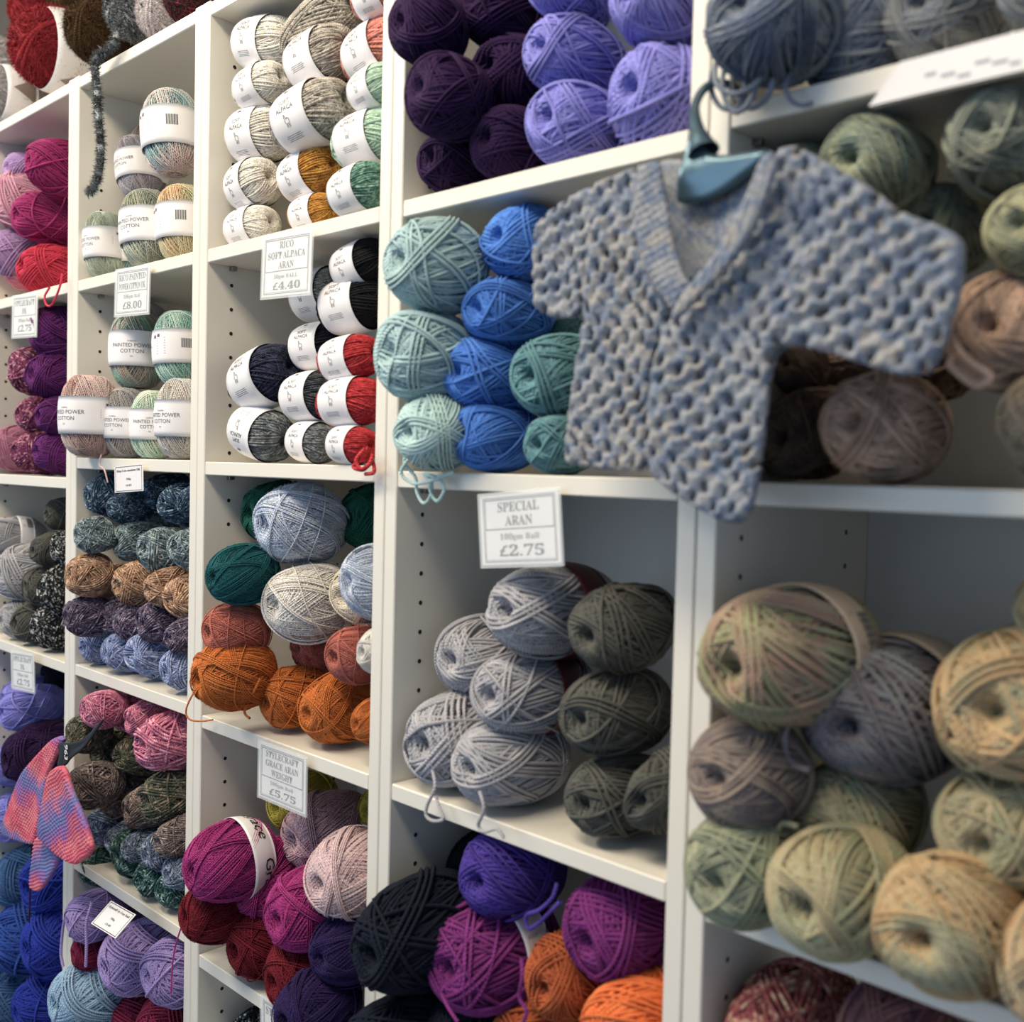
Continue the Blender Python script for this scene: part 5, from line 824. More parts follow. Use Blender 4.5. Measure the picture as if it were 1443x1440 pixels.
TAILS = [('orange fluffy ball with a long tail', 0.0012, [(0.4533, -0.02, 1.1346), (0.4355, -0.025, 1.1091), (0.4247, -0.025, 1.0903), (0.4307, -0.022, 1.0805), (0.444, -0.012, 1.0796), (0.4587, -0.005, 1.0831)]), ('orange fluffy ball in the middle of the row', 0.0016, [(0.5831, -0.012, 1.1587), (0.5661, -0.012, 1.1384), (0.5503, -0.012, 1.1225), (0.5474, -0.012, 1.1087), (0.5589, -0.012, 1.1046)]), ('magenta fluffy ball with white band and long', 0.0011, [(0.4312, -0.012, 0.8469), (0.4331, -0.02, 0.8334), (0.4185, -0.022, 0.8054), (0.4001, -0.022, 0.7703), (0.3911, -0.022, 0.7379), (0.3881, -0.022, 0.6977)]), ('palest aqua', 0.0018, [(0.8718, -0.02, 1.4503), (0.8559, -0.02, 1.425), (0.8637, -0.012, 1.4094), (0.8675, -0.012, 1.3928), (0.8778, -0.012, 1.3831), (0.8874, -0.012, 1.3899), (0.8891, -0.012, 1.4043), (0.8779, -0.012, 1.4126), (0.9019, -0.014, 1.4081), (0.9107, -0.014, 1.3978), (0.9005, -0.014, 1.3862), (0.8894, -0.014, 1.3971), (0.8909, -0.01, 1.4114)]), ('palest aqua', 0.0018, [(0.8883, -0.02, 1.4467), (0.8516, -0.02, 1.4163), (0.8618, -0.015, 1.4035), (0.8873, -0.018, 1.4042), (0.9072, -0.015, 1.4103), (0.9203, -0.01, 1.4156)]), ('light grey yarn ball on the shelf nearest', 0.0018, [(0.8893, -0.004, 1.1146), (0.9044, -0.012, 1.0992), (0.8954, -0.014, 1.0779), (0.8947, -0.014, 1.0668), (0.9067, -0.014, 1.0648), (0.9182, -0.012, 1.0701), (0.9103, -0.012, 1.0811), (0.9035, -0.01, 1.0899)]), ('light grey yarn ball on the shelf front', 0.0018, [(0.9793, -0.022, 1.1137), (0.9897, -0.026, 1.1001), (0.9764, -0.02, 1.0804), (0.9843, -0.02, 1.0757), (1.0013, -0.02, 1.0828), (1.0109, -0.02, 1.0772)]), ('red-purple yarn ball with a dangling', 0.0018, [(1.0563, -0.04, 0.9851), (1.0624, -0.045, 0.9729), (1.0596, -0.045, 0.9527), (1.0686, -0.045, 0.9433), (1.0631, -0.045, 0.9284)]), ('red-purple yarn ball with a dangling', 0.0018, [(0.9515, -0.04, 0.9139), (0.9674, -0.045, 0.9078), (0.9806, -0.045, 0.8992)]), ('blue-violet yarn ball with a tied tail', 0.0019, [(1.0625, -0.002, 1.0442), (1.064, -0.01, 1.0337), (1.0533, -0.015, 1.0207), (1.0377, -0.015, 1.0105), (1.0407, -0.015, 0.9996), (1.0537, -0.015, 1.0091), (1.0678, -0.012, 1.0257), (1.0743, -0.01, 1.0337)]), ('crimson yarn ball on the shelf', 0.0018, [(-0.014, -0.01, 1.7138), (-0.0148, -0.014, 1.6909), (-0.037, -0.016, 1.6668), (-0.0596, -0.016, 1.6666), (-0.0734, -0.014, 1.6819), (-0.0637, -0.01, 1.6964)]), ('lilac yarn ball with braided', 0.0022, [(0.0787, -0.03, 0.7258), (0.0701, -0.035, 0.6964), (0.0627, -0.035, 0.6658), (0.0604, -0.035, 0.6424), (0.0687, -0.035, 0.6261)]), ('large lilac yarn ball below', 0.0022, [(0.193, -0.045, 0.7709), (0.1858, -0.05, 0.7383), (0.1864, -0.05, 0.7067), (0.1846, -0.05, 0.672)]), ('dusty pink cotton ball', 0.0012, [(0.1372, -0.012, 1.4269), (0.1303, -0.012, 1.4108), (0.1473, -0.012, 1.4037), (0.1596, -0.012, 1.3849)]), ('black and grey fur', 0.005, [(0.1613, -0.002, 2.0626), (0.1651, -0.012, 2.0258), (0.136, -0.02, 2.0145), (0.1218, -0.02, 2.0036), (0.1298, -0.02, 1.9622), (0.1355, -0.02, 1.9196), (0.1435, -0.02, 1.8766), (0.1347, -0.02, 1.8367), (0.1059, -0.02, 1.8185)]), ('slate blue variegated ball with tangled', 0.0018, [(1.2898, -0.012, 1.7344), (1.2846, -0.015, 1.7196), (1.277, -0.015, 1.7071), (1.2798, -0.015, 1.6962), (1.2875, -0.012, 1.6902), (1.2961, -0.01, 1.6903)]), ('slate blue variegated ball with tangled', 0.0021, [(1.2223, -0.02, 1.7389), (1.2177, -0.024, 1.7255), (1.2189, -0.024, 1.7108), (1.2284, -0.024, 1.698), (1.2422, -0.024, 1.696), (1.2479, -0.024, 1.7062), (1.2422, -0.02, 1.726)]), ('slate blue variegated ball with tangled', 0.0021, [(1.2314, -0.024, 1.7328), (1.2302, -0.028, 1.7177), (1.2333, -0.028, 1.7022), (1.2425, -0.028, 1.6907), (1.2533, -0.028, 1.6946), (1.2587, -0.026, 1.7084), (1.252, -0.02, 1.7262)]), ('slate blue variegated ball with tangled', 0.0021, [(1.2193, -0.022, 1.7337), (1.2266, -0.03, 1.7148), (1.2395, -0.03, 1.7045), (1.2565, -0.03, 1.7047), (1.2668, -0.026, 1.7157)]), ('slate blue variegated ball with tangled', 0.0021, [(1.2398, -0.022, 1.726), (1.2353, -0.022, 1.7113), (1.2433, -0.022, 1.6989), (1.2545, -0.022, 1.6928), (1.2673, -0.022, 1.7003), (1.2691, -0.02, 1.7169)]), ('brown variegated ball with loose', 0.0022, [(1.4072, -0.02, 1.5127), (1.4209, -0.03, 1.4972), (1.4367, -0.03, 1.4853), (1.4282, -0.03, 1.4799), (1.4144, -0.03, 1.4899), (1.411, -0.03, 1.4955), (1.4142, -0.025, 1.5012)]), ('sage and tan', 0.0022, [(1.3108, -0.02, 1.1647), (1.2981, -0.02, 1.1641), (1.2933, -0.02, 1.1533), (1.2994, -0.02, 1.147), (1.3096, -0.02, 1.1513)]), ('grey and mauve', 0.002, [(1.3075, -0.02, 1.2502), (1.2995, -0.022, 1.2333), (1.3001, -0.022, 1.2177), (1.3073, -0.022, 1.2098), (1.3177, -0.02, 1.208)]), ('red banded yarn ball on the shelf', 0.0022, [(0.784, -0.01, 1.4396), (0.771, -0.014, 1.4241), (0.7624, -0.014, 1.4178), (0.7801, -0.014, 1.4151), (0.792, -0.012, 1.4244), (0.7985, -0.014, 1.4131), (0.7839, -0.014, 1.4106)]), ('red banded yarn ball on the shelf', 0.0022, [(0.7805, -0.012, 1.438), (0.7725, -0.018, 1.4256), (0.7803, -0.018, 1.4165), (0.7949, -0.018, 1.4205), (0.7967, -0.014, 1.432)])]
for lab, rad, P in TAILS:
    par = [o for l, o in BYKEY.items() if l.startswith(lab)][0]
    fz = 9000 if 'fur' in lab else 0
    me = tail_mesh(P, rad, par, fz); o = link('yarn_tail', me, par); me.materials.append(par.material_slots[0].material)

# ---------------------------------------------------------------- price signs
def price_sign(tl, w_, h_, rot, y, lines, label, lean=0, serif=True):
    e = bpy.data.objects.new('price_sign', None); COL.objects.link(e)
    e.matrix_world = Matrix.Translation((tl[0], y, tl[1])) @ Matrix.Rotation(rot, 4, 'Y') @ Matrix.Rotation(R(90) - lean, 4, 'X')
    tag(e, label, 'sign')   # local x right, local y up, local z towards the viewer
    card = link('card', boxes('card', [(-w_ / 2, w_ / 2, -h_ / 2, h_ / 2, -0.0004, 0.0004)], 0.0001), e, MCARD)
    m_ = 0.0028
    if '|' in lines: link('laminate', boxes('laminate', [(-w_ / 2 - m_, w_ / 2 + m_, -h_ / 2 - m_, h_ / 2 + m_, -0.0007, -0.0005), (-w_ / 2 - m_, w_ / 2 + m_, -h_ / 2 - m_, h_ / 2 + m_, 0.0009, 0.0011)], 0.00005), e, MLAM)
    f = Flat(); iw, ih = w_ * 0.46, h_ * 0.465
    def frame(a, b, x0, x1, y0, y1):
        for q in ((x0, x1, y0, y0 + a), (x0, x1, y1 - a, y1), (x0, x0 + a, y0, y1), (x1 - a, x1, y0, y1)): f.add(rect2(*q))
    frame(0.0009, 0, -iw, iw, -ih, ih)
    n = len(lines); 
    if '|' in lines:
        k = lines.index('|'); ysp = ih - (2 * ih) * (0.30 + 0.1 * k)
        frame(0.0011, 0, -iw + .0022, iw - .0018, ysp, ih - .0018)
        f.add(rect2(-iw + .0018, -iw + .0023, -ih + .0018, ysp)).add(rect2(iw - .0023, iw - .0018, -ih + .0018, ysp)).add(rect2(-iw + .0018, iw - .0018, -ih + .0018, -ih + .0023))
        top = [l for l in lines[:k]]; hh = (ih - ysp) / (k + 0.35)
        for i, l in enumerate(top):
            if not l: continue
            V, Fs = text_np(l, hh * 0.98, serif=serif, bold=True); wd = min(np.ptp(V[:, 0]), 2 * iw * 0.86)
            f.add(text_np(l, hh * 0.98, serif=serif, bold=True, width=wd), 0, ih - hh * (i + 0.72))
        r0 = ysp + ih
        f.add(text_np(lines[k + 1], r0 * 0.26, serif=serif, bold=False, width=min(2 * iw * .55, w_ * .5)), 0, ysp - r0 * 0.24)
        f.add(text_np(lines[k + 2], r0 * 0.48, serif=serif, bold=True, width=2 * iw * .62), w_ * .02, ysp - r0 * 0.64)
    else:
        for l, dy, s, wd in ((lines[0], .30, .12, .82), (lines[2], -.02, .1, .16), (lines[3], -.25, .1, .2)):
            f.add(text_np(l, h_ * s, serif=serif, bold=True, width=w_ * wd), 0, h_ * dy)
    V, Fs = f.get(); me = pymesh('lettering', [(a, b, 0.00055) for a, b in V], Fs); link('lettering', me, card, MINK)['kind'] = 'stuff'
    return e
for (tx, tz, w_, h_, rot, y, lines, label, lean) in [(1.0104, 1.3647, 0.1013, 0.0658, -0.1028, -0.009, ['SPECIAL', 'ARAN', '|', '100gm Ball', '£2.75'], 'laminated price sign reading SPECIAL ARAN £2.75 under the cardigan', 0.0), (0.6144, 1.6539, 0.1012, 0.0708, 0.0385, -0.006, ['RICO', 'SOFT ALPACA', 'ARAN', '|', '50gm BALL', '£4.40'], 'laminated price sign reading £4.40 clipped between the two alpaca shelves', 0.0), (0.2194, 1.6623, 0.1044, 0.0648, 0.0407, -0.006, ['RICO PAINTED', 'POWER COTTON DK', '|', '100gm Ball', '£8.00'], 'laminated price sign reading £8.00 between the two painted cotton shelves', 0.0), (-0.1783, 1.6602, 0.1057, 0.069, 0.0436, -0.006, ['STYLECRAFT', 'DK', '|', '100gm Ball', '£2.75'], 'laminated £2.75 price sign below the crimson ball', 0.0), (0.2147, 1.3923, 0.0906, 0.0388, -0.064, -0.006, ['King Cole meadows DK', '', '50g', '£4.25'], 'small white price card with thin border above the deep blue slub balls', 0.0), (0.6253, 1.0448, 0.099, 0.0661, -0.0035, -0.008, ['STYLECRAFT', 'GRACE ARAN', 'WEIGHT', '|', '100gm Ball', '£5.75'], 'laminated price sign reading GRACE ARAN WEIGHT £5.75 below the orange balls', 0.0), (-0.1609, 1.0527, 0.0976, 0.0622, -0.0744, -0.012, ['STYLECRAFT', 'DK', '|', '100gm Ball', '£2.75'], 'laminated £2.75 price sign over the lavender balls', 0.0), (0.2935, 0.781, 0.0765, 0.0382, -0.0523, -0.0598, ['Stylecraft So Cosy Knit', '', '50g', '£3.40'], 'small white price card tilted on the lilac balls', 0.885), (0.6384, 0.7311, 0.0968, 0.0697, -0.0357, -0.008, ['STYLECRAFT', '', '|', '100gm Ball', '£5.75'], 'price sign half hidden beneath the dark red balls', 0.0)]:
    price_sign((tx, tz), w_, h_, rot, y, lines, label, lean)

# price strip on the shelf edge of the nearest bookcase

V8 = []
for yy in (-0.0085, -0.0015):
    V8 += [(X_, yy, Z_) for X_, Z_ in ((1.360500, 1.704000), (1.578, 1.704000), (1.578, 1.679000), (1.338500, 1.679000))]
psn = bpy.data.objects.new('shelf_edge_strip', pymesh('shelf_edge_strip', V8, [(3, 2, 1, 0), (4, 5, 6, 7), (0, 1, 5, 4), (1, 2, 6, 5), (2, 3, 7, 6), (3, 0, 4, 7)])); COL.objects.link(psn)
psn.data.materials.append(MCARD)
f = Flat(); rq = random.Random(3)
for k_ in range(9): f.add(rect2(0, 0.006 + 0.006 * rq.random(), -0.0012, 0.0012), 1.378 + 0.011 * k_, 1.704000 - 0.0135 - 0.003 * (k_ % 3))
V_, F_ = f.get(); link('lettering', pymesh('lettering', [(a_, -0.0087, b_) for a_, b_ in V_], F_), psn, MGREYP)
tag(psn, 'white price strip with faded print and slanted end on the nearest shelf edge', 'sign')


# ---------------------------------------------------------------- knitted garments
def inside(P, X, Y):
    r = np.zeros(X.shape, bool); n = len(P)
    for i in range(n):
        x1, y1 = P[i]; x2, y2 = P[(i + 1) % n]
        c = ((y1 > Y) != (y2 > Y)) & (X < (x2 - x1) * (Y - y1) / (y2 - y1 + 1e-12) + x1); r ^= c
    return r
def edge_dist(P, X, Y):
    d = np.full(X.shape, 9.0); n = len(P)
    for i in range(n):
        a = np.array(P[i]); b = np.array(P[(i + 1) % n]); t = b - a; l2 = t @ t + 1e-12
        s = np.clip(((X - a[0]) * t[0] + (Y - a[1]) * t[1]) / l2, 0, 1); d = np.minimum(d, np.hypot(X - a[0] - s * t[0], Y - a[1] - s * t[1]))
    return d
def round_poly(P, it=2):
    P = [np.array(p, float) for p in P]
    for _ in range(it):
        Q = []
        for i in range(len(P)):
            a, b = P[i], P[(i + 1) % len(P)]; Q += [a * .8 + b * .2, a * .2 + b * .8]
        P = Q
    return P
def fabric(name, poly, y0, ang, pattern, step=0.0016, thick=0.007, parent=None, mat=None, slope=(0, 0)):
    P = round_poly(poly); xs = [p[0] for p in P]; zs = [p[1] for p in P]
    X, Z = np.meshgrid(np.arange(min(xs), max(xs) + step, step), np.arange(min(zs), max(zs) + step, step), indexing='ij')
    ins = inside(P, X, Z); D = edge_dist(P, X, Z)
    cx, cz = np.mean(xs), np.mean(zs); c, s = math.cos(ang), math.sin(ang)
    U = (X - cx) * c + (Z - cz) * s; Vv = -(X - cx) * s + (Z - cz) * c
    hp, hd = pattern(U, Vv)
    keep = ins & (hd > 0)
    e = np.minimum(D, hd * 1.0); tp = np.sqrt(np.clip(1 - (1 - np.clip(e / thick, 0, 1)) ** 2, 0, 1))
    drape = 0.004 * np.sin(U * 38 + 1.0) * np.clip(D / 0.03, 0, 1) + slope[0] * (X - cx) + slope[1] * (Z - cz)
    Yf = y0 + drape - tp * (thick * 0.6 + hp); Yb = y0 + drape + tp * thick * 0.35
    id_ = -np.ones(X.shape, int); k = keep.sum(); id_[keep] = np.arange(k)
    V = np.concatenate([np.stack([X[keep], Yf[keep], Z[keep]], 1), np.stack([X[keep], Yb[keep], Z[keep]], 1)])
    q = np.stack([id_[:-1, :-1], id_[1:, :-1], id_[1:, 1:], id_[:-1, 1:]], -1).reshape(-1, 4); q = q[(q >= 0).all(1)]
    Q = np.concatenate([q, q[:, ::-1] + k])
    # stitch the two skins together along every open edge
    E = np.concatenate([q[:, [0, 1]], q[:, [1, 2]], q[:, [2, 3]], q[:, [3, 0]]]); key = np.sort(E, 1); kk = key[:, 0].astype(np.int64) * (k + 1) + key[:, 1]
    _, inv, ct = np.unique(kk, return_inverse=True, return_counts=True); B = E[ct[inv] == 1]
    Q = np.concatenate([Q, np.stack([B[:, 1], B[:, 0], B[:, 0] + k, B[:, 1] + k], 1)])
    uvx = np.concatenate([U[keep], U[keep]]); uvy = np.concatenate([Vv[keep], Vv[keep]])
    me = npmesh(name, V, Q, True, np.stack([uvx, uvy], 1) * 10)
    return link(name, me, parent, mat)
def crochet(U, V, pw=0.0175, ph=0.0104, hole=0.0022):
    U = U + 0.0045 * np.sin(V * 52 + U * 23) + 0.002 * np.sin(V * 131); V = V + 0.0030 * np.sin(U * 41 + 1.3) + 0.0012 * np.sin(U * 117)
    row = np.floor(V / ph); vv = V / ph - row - 0.5; uo = U / pw + 0.5 * (row % 2); col = np.floor(uo); uu = uo - col - 0.5
    rnd_ = np.sin(row * 12.9 + col * 78.2) * 43758.5; rnd_ = rnd_ - np.floor(rnd_); r3 = np.sin(row * 39.3 + col * 11.7) * 24634.6; r3 = r3 - np.floor(r3)
    r2 = (np.abs(uu) / 0.5) ** 2.5 + (np.abs(vv) / 0.58) ** 2.5; puff = np.clip(1 - r2, 0, 1) ** 0.45
    strands = np.abs(np.cos(uu * np.pi * 3.0 + vv * 0.9))
    loops = np.abs(np.sin((U + 0.6 * V) * np.pi / 0.0031)) * np.abs(np.sin((V - 0.5 * U) * np.pi / 0.0036))
    h = 0.0023 * puff * (0.4 + 1.0 * rnd_) + 0.0010 * strands * puff + 0.0019 * loops
    du = (np.abs(uu) - 0.5) * pw; dv2 = np.abs(vv + 0.25 * (r3 - .5)) * ph
    hd = np.hypot(du, dv2 * 0.85) - hole * (0.25 + 1.0 * r3)
    hd = np.where(r3 < 0.38, np.maximum(hd, 0.0012), hd)
    return h, hd
def ribs(U, V):
    h = 0.0012 * np.abs(np.sin(V * np.pi / 0.0042)) + 0.0007 * np.sin(U * np.pi / 0.0024) * np.sin(V * np.pi / 0.0021) + .0006 * np.sin(U * 900 + V * 700)
    return h, np.full(U.shape, 1.0)
def seedst(U, V):
    U = U + 0.0008 * np.sin(V * 170 + U * 60); V = V + 0.0010 * np.sin(U * 120)
    p = 0.0052; row = np.floor(V / p); h = 0.0030 * np.abs(np.sin(np.pi * (U / p / 1.25 + 0.5 * row))) ** 0.8 * np.sqrt(np.abs(np.sin(np.pi * V / p)))
    return h * 1.2, np.full(U.shape, 1.0)
def wool(name, cols, sc_, fine=900, stripes=None):
    m, nt, b = newmat(name); b.inputs['Roughness'].default_value = 0.9; b.inputs['Specular IOR Level'].default_value = 0.2
    b.inputs['Sheen Weight'].default_value = 0.1
    tc = N(nt, 'ShaderNodeTexCoord'); uv = N(nt, 'ShaderNodeUVMap'); no = N(nt, 'ShaderNodeTexNoise'); no.inputs['Scale'].default_value = sc_; no.inputs['Detail'].default_value = 4; no.inputs['Roughness'].default_value = 0.65
    ramp = N(nt, 'ShaderNodeValToRGB'); el = ramp.color_ramp.elements; n = len(cols)
    lo, hi = (0.34, 0.66) if not stripes else (0.0, 1.0)
    el[0].position = lo; el[0].color = (*hexc(cols[0]), 1); el[1].position = hi; el[1].color = (*hexc(cols[-1]), 1)
    for i in range(1, n - 1):
        e = el.new(lo + (hi - lo) * i / (n - 1)); e.color = (*hexc(cols[i]), 1)
    if stripes:
        mp = N(nt, 'ShaderNodeSeparateXYZ'); nt.links.new(uv.outputs[0], mp.inputs[0])
        a = N(nt, 'ShaderNodeMath', operation='MULTIPLY_ADD'); nt.links.new(mp.outputs[1], a.inputs[0]); a.inputs[1].default_value = stripes
        nt.links.new(tc.outputs['Object'], no.inputs['Vector']); nt.links.new(no.outputs['Fac'], a.inputs[2])
        fr = N(nt, 'ShaderNodeMath', operation='FRACT'); nt.links.new(a.outputs[0], fr.inputs[0]); nt.links.new(fr.outputs[0], ramp.inputs[0])
    else:
        nt.links.new(tc.outputs['Object'], no.inputs['Vector']); nt.links.new(no.outputs['Fac'], ramp.inputs[0])
    n2 = N(nt, 'ShaderNodeTexNoise'); n2.inputs['Scale'].default_value = fine; n2.inputs['Detail'].default_value = 2; nt.links.new(tc.outputs['Object'], n2.inputs['Vector'])
    mx = N(nt, 'ShaderNodeMix', data_type='RGBA', blend_type='OVERLAY'); mx.inputs[0].default_value = 0.55
    nt.links.new(ramp.outputs[0], mx.inputs[6]); nt.links.new(n2.outputs['Fac'], mx.inputs[7]); nt.links.new(mx.outputs[2], b.inputs['Base Color'])
    bp = N(nt, 'ShaderNodeBump'); bp.inputs['Strength'].default_value = 0.5; bp.inputs['Distance'].default_value = 0.001
    nt.links.new(n2.outputs['Fac'], bp.inputs['Height']); nt.links.new(bp.outputs[0], b.inputs['Normal'])
    return m
MCARDI = wool('blue_grey_wool', ['#606b80', '#868e9c', '#9c9c9e', '#697890', '#a49f9a', '#7a8698'], 19, 380)
MPINK = wool('pink_striped_wool', ['#cc5870', '#da8088', '#c4607c', '#9068a4', '#6478aa', '#9474a8', '#d47882', '#cc5870'], 26, 500, stripes=0.8)
G = {'lsleeve': [(1.1507, 1.6443), (1.1204, 1.6385), (1.0945, 1.6287), (1.084, 1.6161), (1.0829, 1.5823), (1.0845, 1.558), (1.0914, 1.5489), (1.1127, 1.5407), (1.1312, 1.5406), (1.141, 1.5487), (1.1459, 1.5807), (1.152, 1.6067)], 'lfront': [(1.1488, 1.6412), (1.1609, 1.6439), (1.194, 1.6479), (1.2147, 1.6484), (1.2074, 1.6334), (1.2001, 1.6143), (1.2009, 1.5912), (1.2115, 1.5645), (1.2297, 1.5351), (1.2287, 1.5202), (1.2135, 1.5111), (1.2108, 1.4704), (1.2101, 1.4294), (1.2087, 1.4229), (1.1992, 1.4188), (1.1333, 1.423), (1.1286, 1.4312), (1.1334, 1.4724), (1.1444, 1.5369), (1.1455, 1.5664), (1.1483, 1.6062)], 'lband': [(1.2081, 1.6428), (1.2266, 1.6434), (1.2303, 1.6249), (1.24, 1.5834), (1.2497, 1.5604), (1.2568, 1.5513), (1.2429, 1.5301), (1.2222, 1.5561), (1.2071, 1.5852), (1.2035, 1.6207)], 'rband': [(1.326, 1.6288), (1.3289, 1.6178), (1.3221, 1.5992), (1.3103, 1.5743), (1.29, 1.553), (1.2712, 1.5387), (1.2532, 1.5238), (1.2471, 1.529), (1.2587, 1.5458), (1.2786, 1.5635), (1.2942, 1.5821), (1.3048, 1.602), (1.313, 1.6185), (1.3168, 1.6266)], 'back': [(1.1979, 1.6548), (1.2154, 1.6541), (1.2522, 1.6418), (1.289, 1.6428), (1.2846, 1.6144), (1.2686, 1.5902), (1.2315, 1.5549), (1.2186, 1.569), (1.2114, 1.5929), (1.2022, 1.6277)], 'rsleeve': [(1.3381, 1.6294), (1.3579, 1.6165), (1.3816, 1.6004), (1.4043, 1.58), (1.4309, 1.568), (1.4427, 1.557), (1.4411, 1.5283), (1.4349, 1.5047), (1.4256, 1.4813), (1.4084, 1.4808), (1.3861, 1.4881), (1.3578, 1.4983), (1.3356, 1.5039), (1.3216, 1.5055), (1.3335, 1.5567)], 'rfront': [(1.316, 1.634), (1.3291, 1.636), (1.3516, 1.6215), (1.3549, 1.5975), (1.3514, 1.5653), (1.3405, 1.5334), (1.3253, 1.505), (1.32, 1.5031), (1.318, 1.49), (1.3148, 1.4441), (1.3124, 1.4187), (1.3063, 1.3906), (1.2916, 1.3841), (1.2569, 1.3969), (1.2229, 1.4162), (1.216, 1.4317), (1.2178, 1.4696), (1.2214, 1.4996), (1.2284, 1.5191), (1.237, 1.532), (1.2738, 1.5586), (1.2976, 1.5814), (1.3099, 1.6048)], 'hanger': [(1.2233, 1.6178), (1.2252, 1.6345), (1.2294, 1.6512), (1.2336, 1.6678), (1.2448, 1.6655), (1.2466, 1.6553), (1.2543, 1.647), (1.2701, 1.644), (1.303, 1.6425), (1.2981, 1.6313), (1.2711, 1.6194), (1.2511, 1.6142), (1.2332, 1.6142)], 'bodyback': [(1.1215, 1.6459), (1.1707, 1.6539), (1.1905, 1.6583), (1.2846, 1.641), (1.3275, 1.6308), (1.4122, 1.5695), (1.4192, 1.5569), (1.4067, 1.4912), (1.3674, 1.4977), (1.2991, 1.5155), (1.2893, 1.4457), (1.2813, 1.3974), (1.2658, 1.3891), (1.2289, 1.4017), (1.1926, 1.4232), (1.1105, 1.4304), (1.1174, 1.503), (1.1253, 1.5419), (1.0748, 1.5576), (1.0688, 1.6167)], 'hook': [(1.246, -0.072, 1.6501), (1.2393, -0.07, 1.6645), (1.23, -0.062, 1.6811), (1.2224, -0.05, 1.6962), (1.2174, -0.035, 1.7103), (1.2187, -0.025, 1.718), (1.2236, -0.018, 1.7193), (1.2274, -0.01, 1.718), (1.2301, -0.006, 1.713), (1.2297, -0.006, 1.7072)], 'pleft': [(0.1259, 1.0072), (0.1409, 1.0046), (0.1219, 0.986), (0.0819, 0.9437), (0.0551, 0.8724), (0.032, 0.8238), (0.0176, 0.8113), (-0.0424, 0.8019), (-0.1024, 0.7953), (-0.1069, 0.8115), (-0.0744, 0.8524), (-0.0288, 0.9153), (0.0299, 0.9555), (0.0902, 0.9946)], 'pright': [(0.1215, 0.9536), (0.1479, 0.9685), (0.178, 0.9758), (0.2039, 0.945), (0.2454, 0.9162), (0.2762, 0.8831), (0.2623, 0.8664), (0.2208, 0.8417), (0.1933, 0.8364), (0.1546, 0.8365), (0.1144, 0.8421), (0.0821, 0.8447), (0.0864, 0.8648), (0.104, 0.9142)], 'plow': [(0.0421, 0.8352), (0.089, 0.84), (0.1326, 0.8292), (0.1258, 0.8124), (0.0946, 0.7808), (0.0578, 0.7499), (0.0261, 0.7442), (0.0239, 0.7639), (0.033, 0.8016)], 'cord': [(0.0071, -0.06, 0.8145), (0.0048, -0.06, 0.7797), (0.0024, -0.06, 0.7505), (0.0001, -0.06, 0.7155), (-0.0022, -0.06, 0.6804)], 'bhanger': [(0.1251, 0.9973), (0.1839, 1.0091), (0.2209, 1.0218), (0.2795, 1.0627), (0.2834, 1.06), (0.2212, 1.0077), (0.1759, 0.984), (0.1573, 0.9683), (0.1258, 0.9593), (0.1369, 0.9831)], 'bmark': (0.1652, 0.9914)}
cg = bpy.data.objects.new('crochet_cardigan', None); COL.objects.link(cg); tag(cg, 'blue-grey crocheted baby cardigan with lacy holes hanging in front of the shelves', 'cardigan')
gp = lambda k: G[k]
fabric('back_panel', G['bodyback'], -0.050, 0.0, ribs, 0.0022, 0.005, cg, MCARDI)
fabric('neck_facing', G['back'], -0.062, 0.1, ribs, 0.0018, 0.005, cg, MCARDI)
fabric('sleeve', G['lsleeve'], -0.074, -0.5, crochet, 0.0016, 0.008, cg, MCARDI)
fabric('front_panel', G['lfront'], -0.080, -0.08, crochet, 0.0016, 0.008, cg, MCARDI)
fabric('sleeve', G['rsleeve'], -0.088, -0.42, crochet, 0.0016, 0.009, cg, MCARDI)
fabric('front_panel', G['rfront'], -0.090, -0.2, crochet, 0.0016, 0.008, cg, MCARDI)
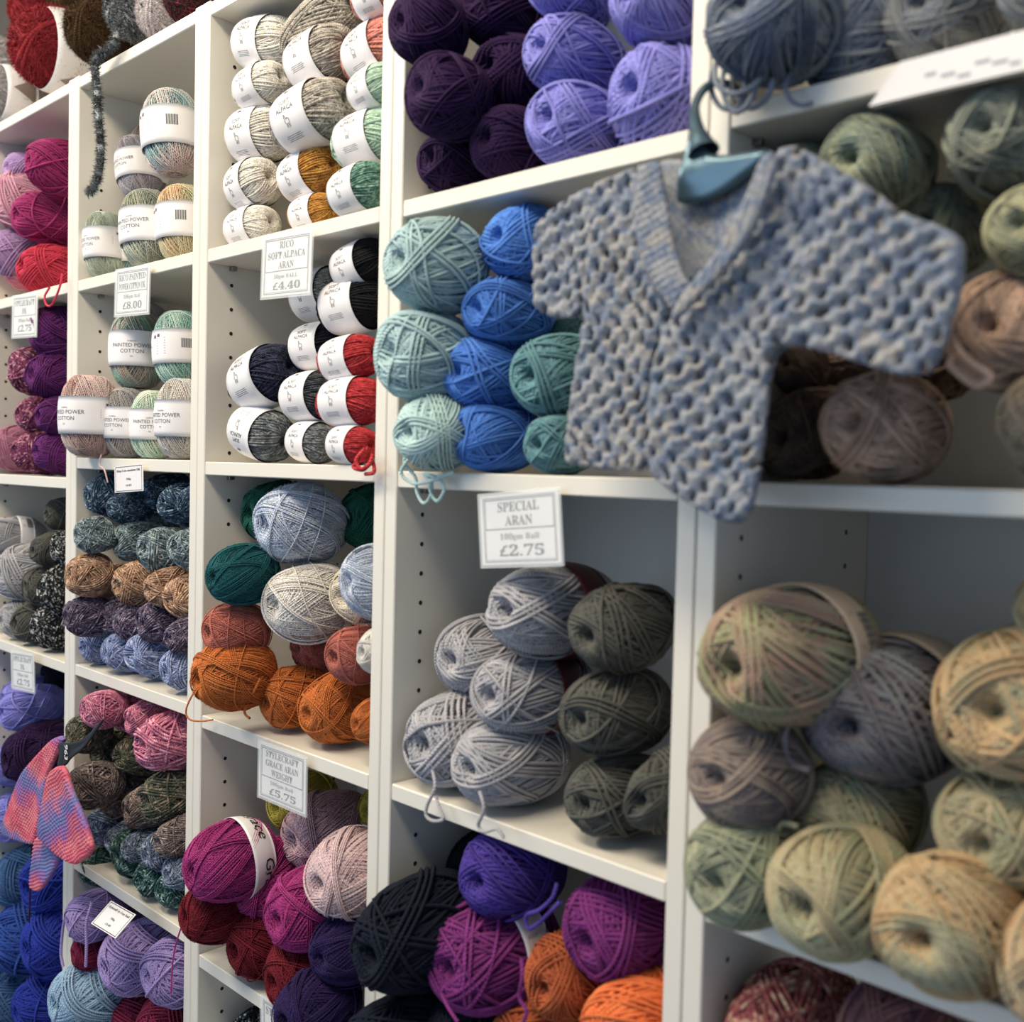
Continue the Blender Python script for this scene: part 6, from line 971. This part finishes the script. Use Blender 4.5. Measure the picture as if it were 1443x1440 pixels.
fabric('collar_band', G['lband'], -0.096, 1.25, ribs, 0.0014, 0.006, cg, MCARDI)
fabric('collar_band', G['rband'], -0.108, -1.0, ribs, 0.0014, 0.006, cg, MCARDI)
hg = bpy.data.objects.new('coat_hanger', None); COL.objects.link(hg); tag(hg, 'slate blue plastic hanger holding the crocheted cardigan by its neck', 'hanger')
def smoothpat(U, V): return 0.004 * np.exp(-((V + 0.004) / 0.014) ** 2), np.full(U.shape, 1.0)
fabric('hanger_arm', G['hanger'], -0.072, 0.0, smoothpat, 0.0012, 0.006, hg, MHANG)
hk = smooth_path(G['hook'], 8); Nn = np.tile(np.array([0.1, -1.0, 0.05]), (len(hk), 1))[None]
rr_ = np.interp(np.linspace(0, 1, len(hk)), [0, .12, .3, 1], [.012, .006, .0035, .003])[None]
V_, Q_, U_ = tube_np(hk[None], Nn, rr_, 10, closed=False); link('hanger_hook', npmesh('hanger_hook', V_, Q_), hg, MHANG)

sg = bpy.data.objects.new('knitted_jacket', None); COL.objects.link(sg); tag(sg, 'tiny pink, lilac and blue striped knitted jacket hanging over the first post', 'cardigan')
fabric('front_panel', G['pleft'], -0.062, -0.15, seedst, 0.0011, 0.006, sg, MPINK)
fabric('sleeve', G['pright'], -0.078, 0.55, seedst, 0.0011, 0.007, sg, MPINK)
fabric('back_panel', G['plow'], -0.066, 0.35, seedst, 0.0011, 0.006, sg, MPINK)
cm = tail_mesh(G['cord'], 0.0014); link('neck_cord', cm, sg); cm.materials.append(yarn('plum'))
bh = bpy.data.objects.new('coat_hanger', None); COL.objects.link(bh); tag(bh, 'small black hanger with white size marks inside the pink jacket', 'hanger')
ha = fabric('hanger_arm', G['bhanger'], -0.070, 0.0, lambda U, V: (0 * U, np.full(U.shape, 1.0)), 0.0012, 0.003, bh, MBLK)
f = Flat(); f.add(text_np('963', .016, bold=True), 0, 0, R(-90)); V_, F_ = f.get()
c0 = G['bmark']; link('lettering', pymesh('lettering', [(c0[0] + a, -0.0735, c0[1] + b) for a, b in V_], F_), ha, MCARD)
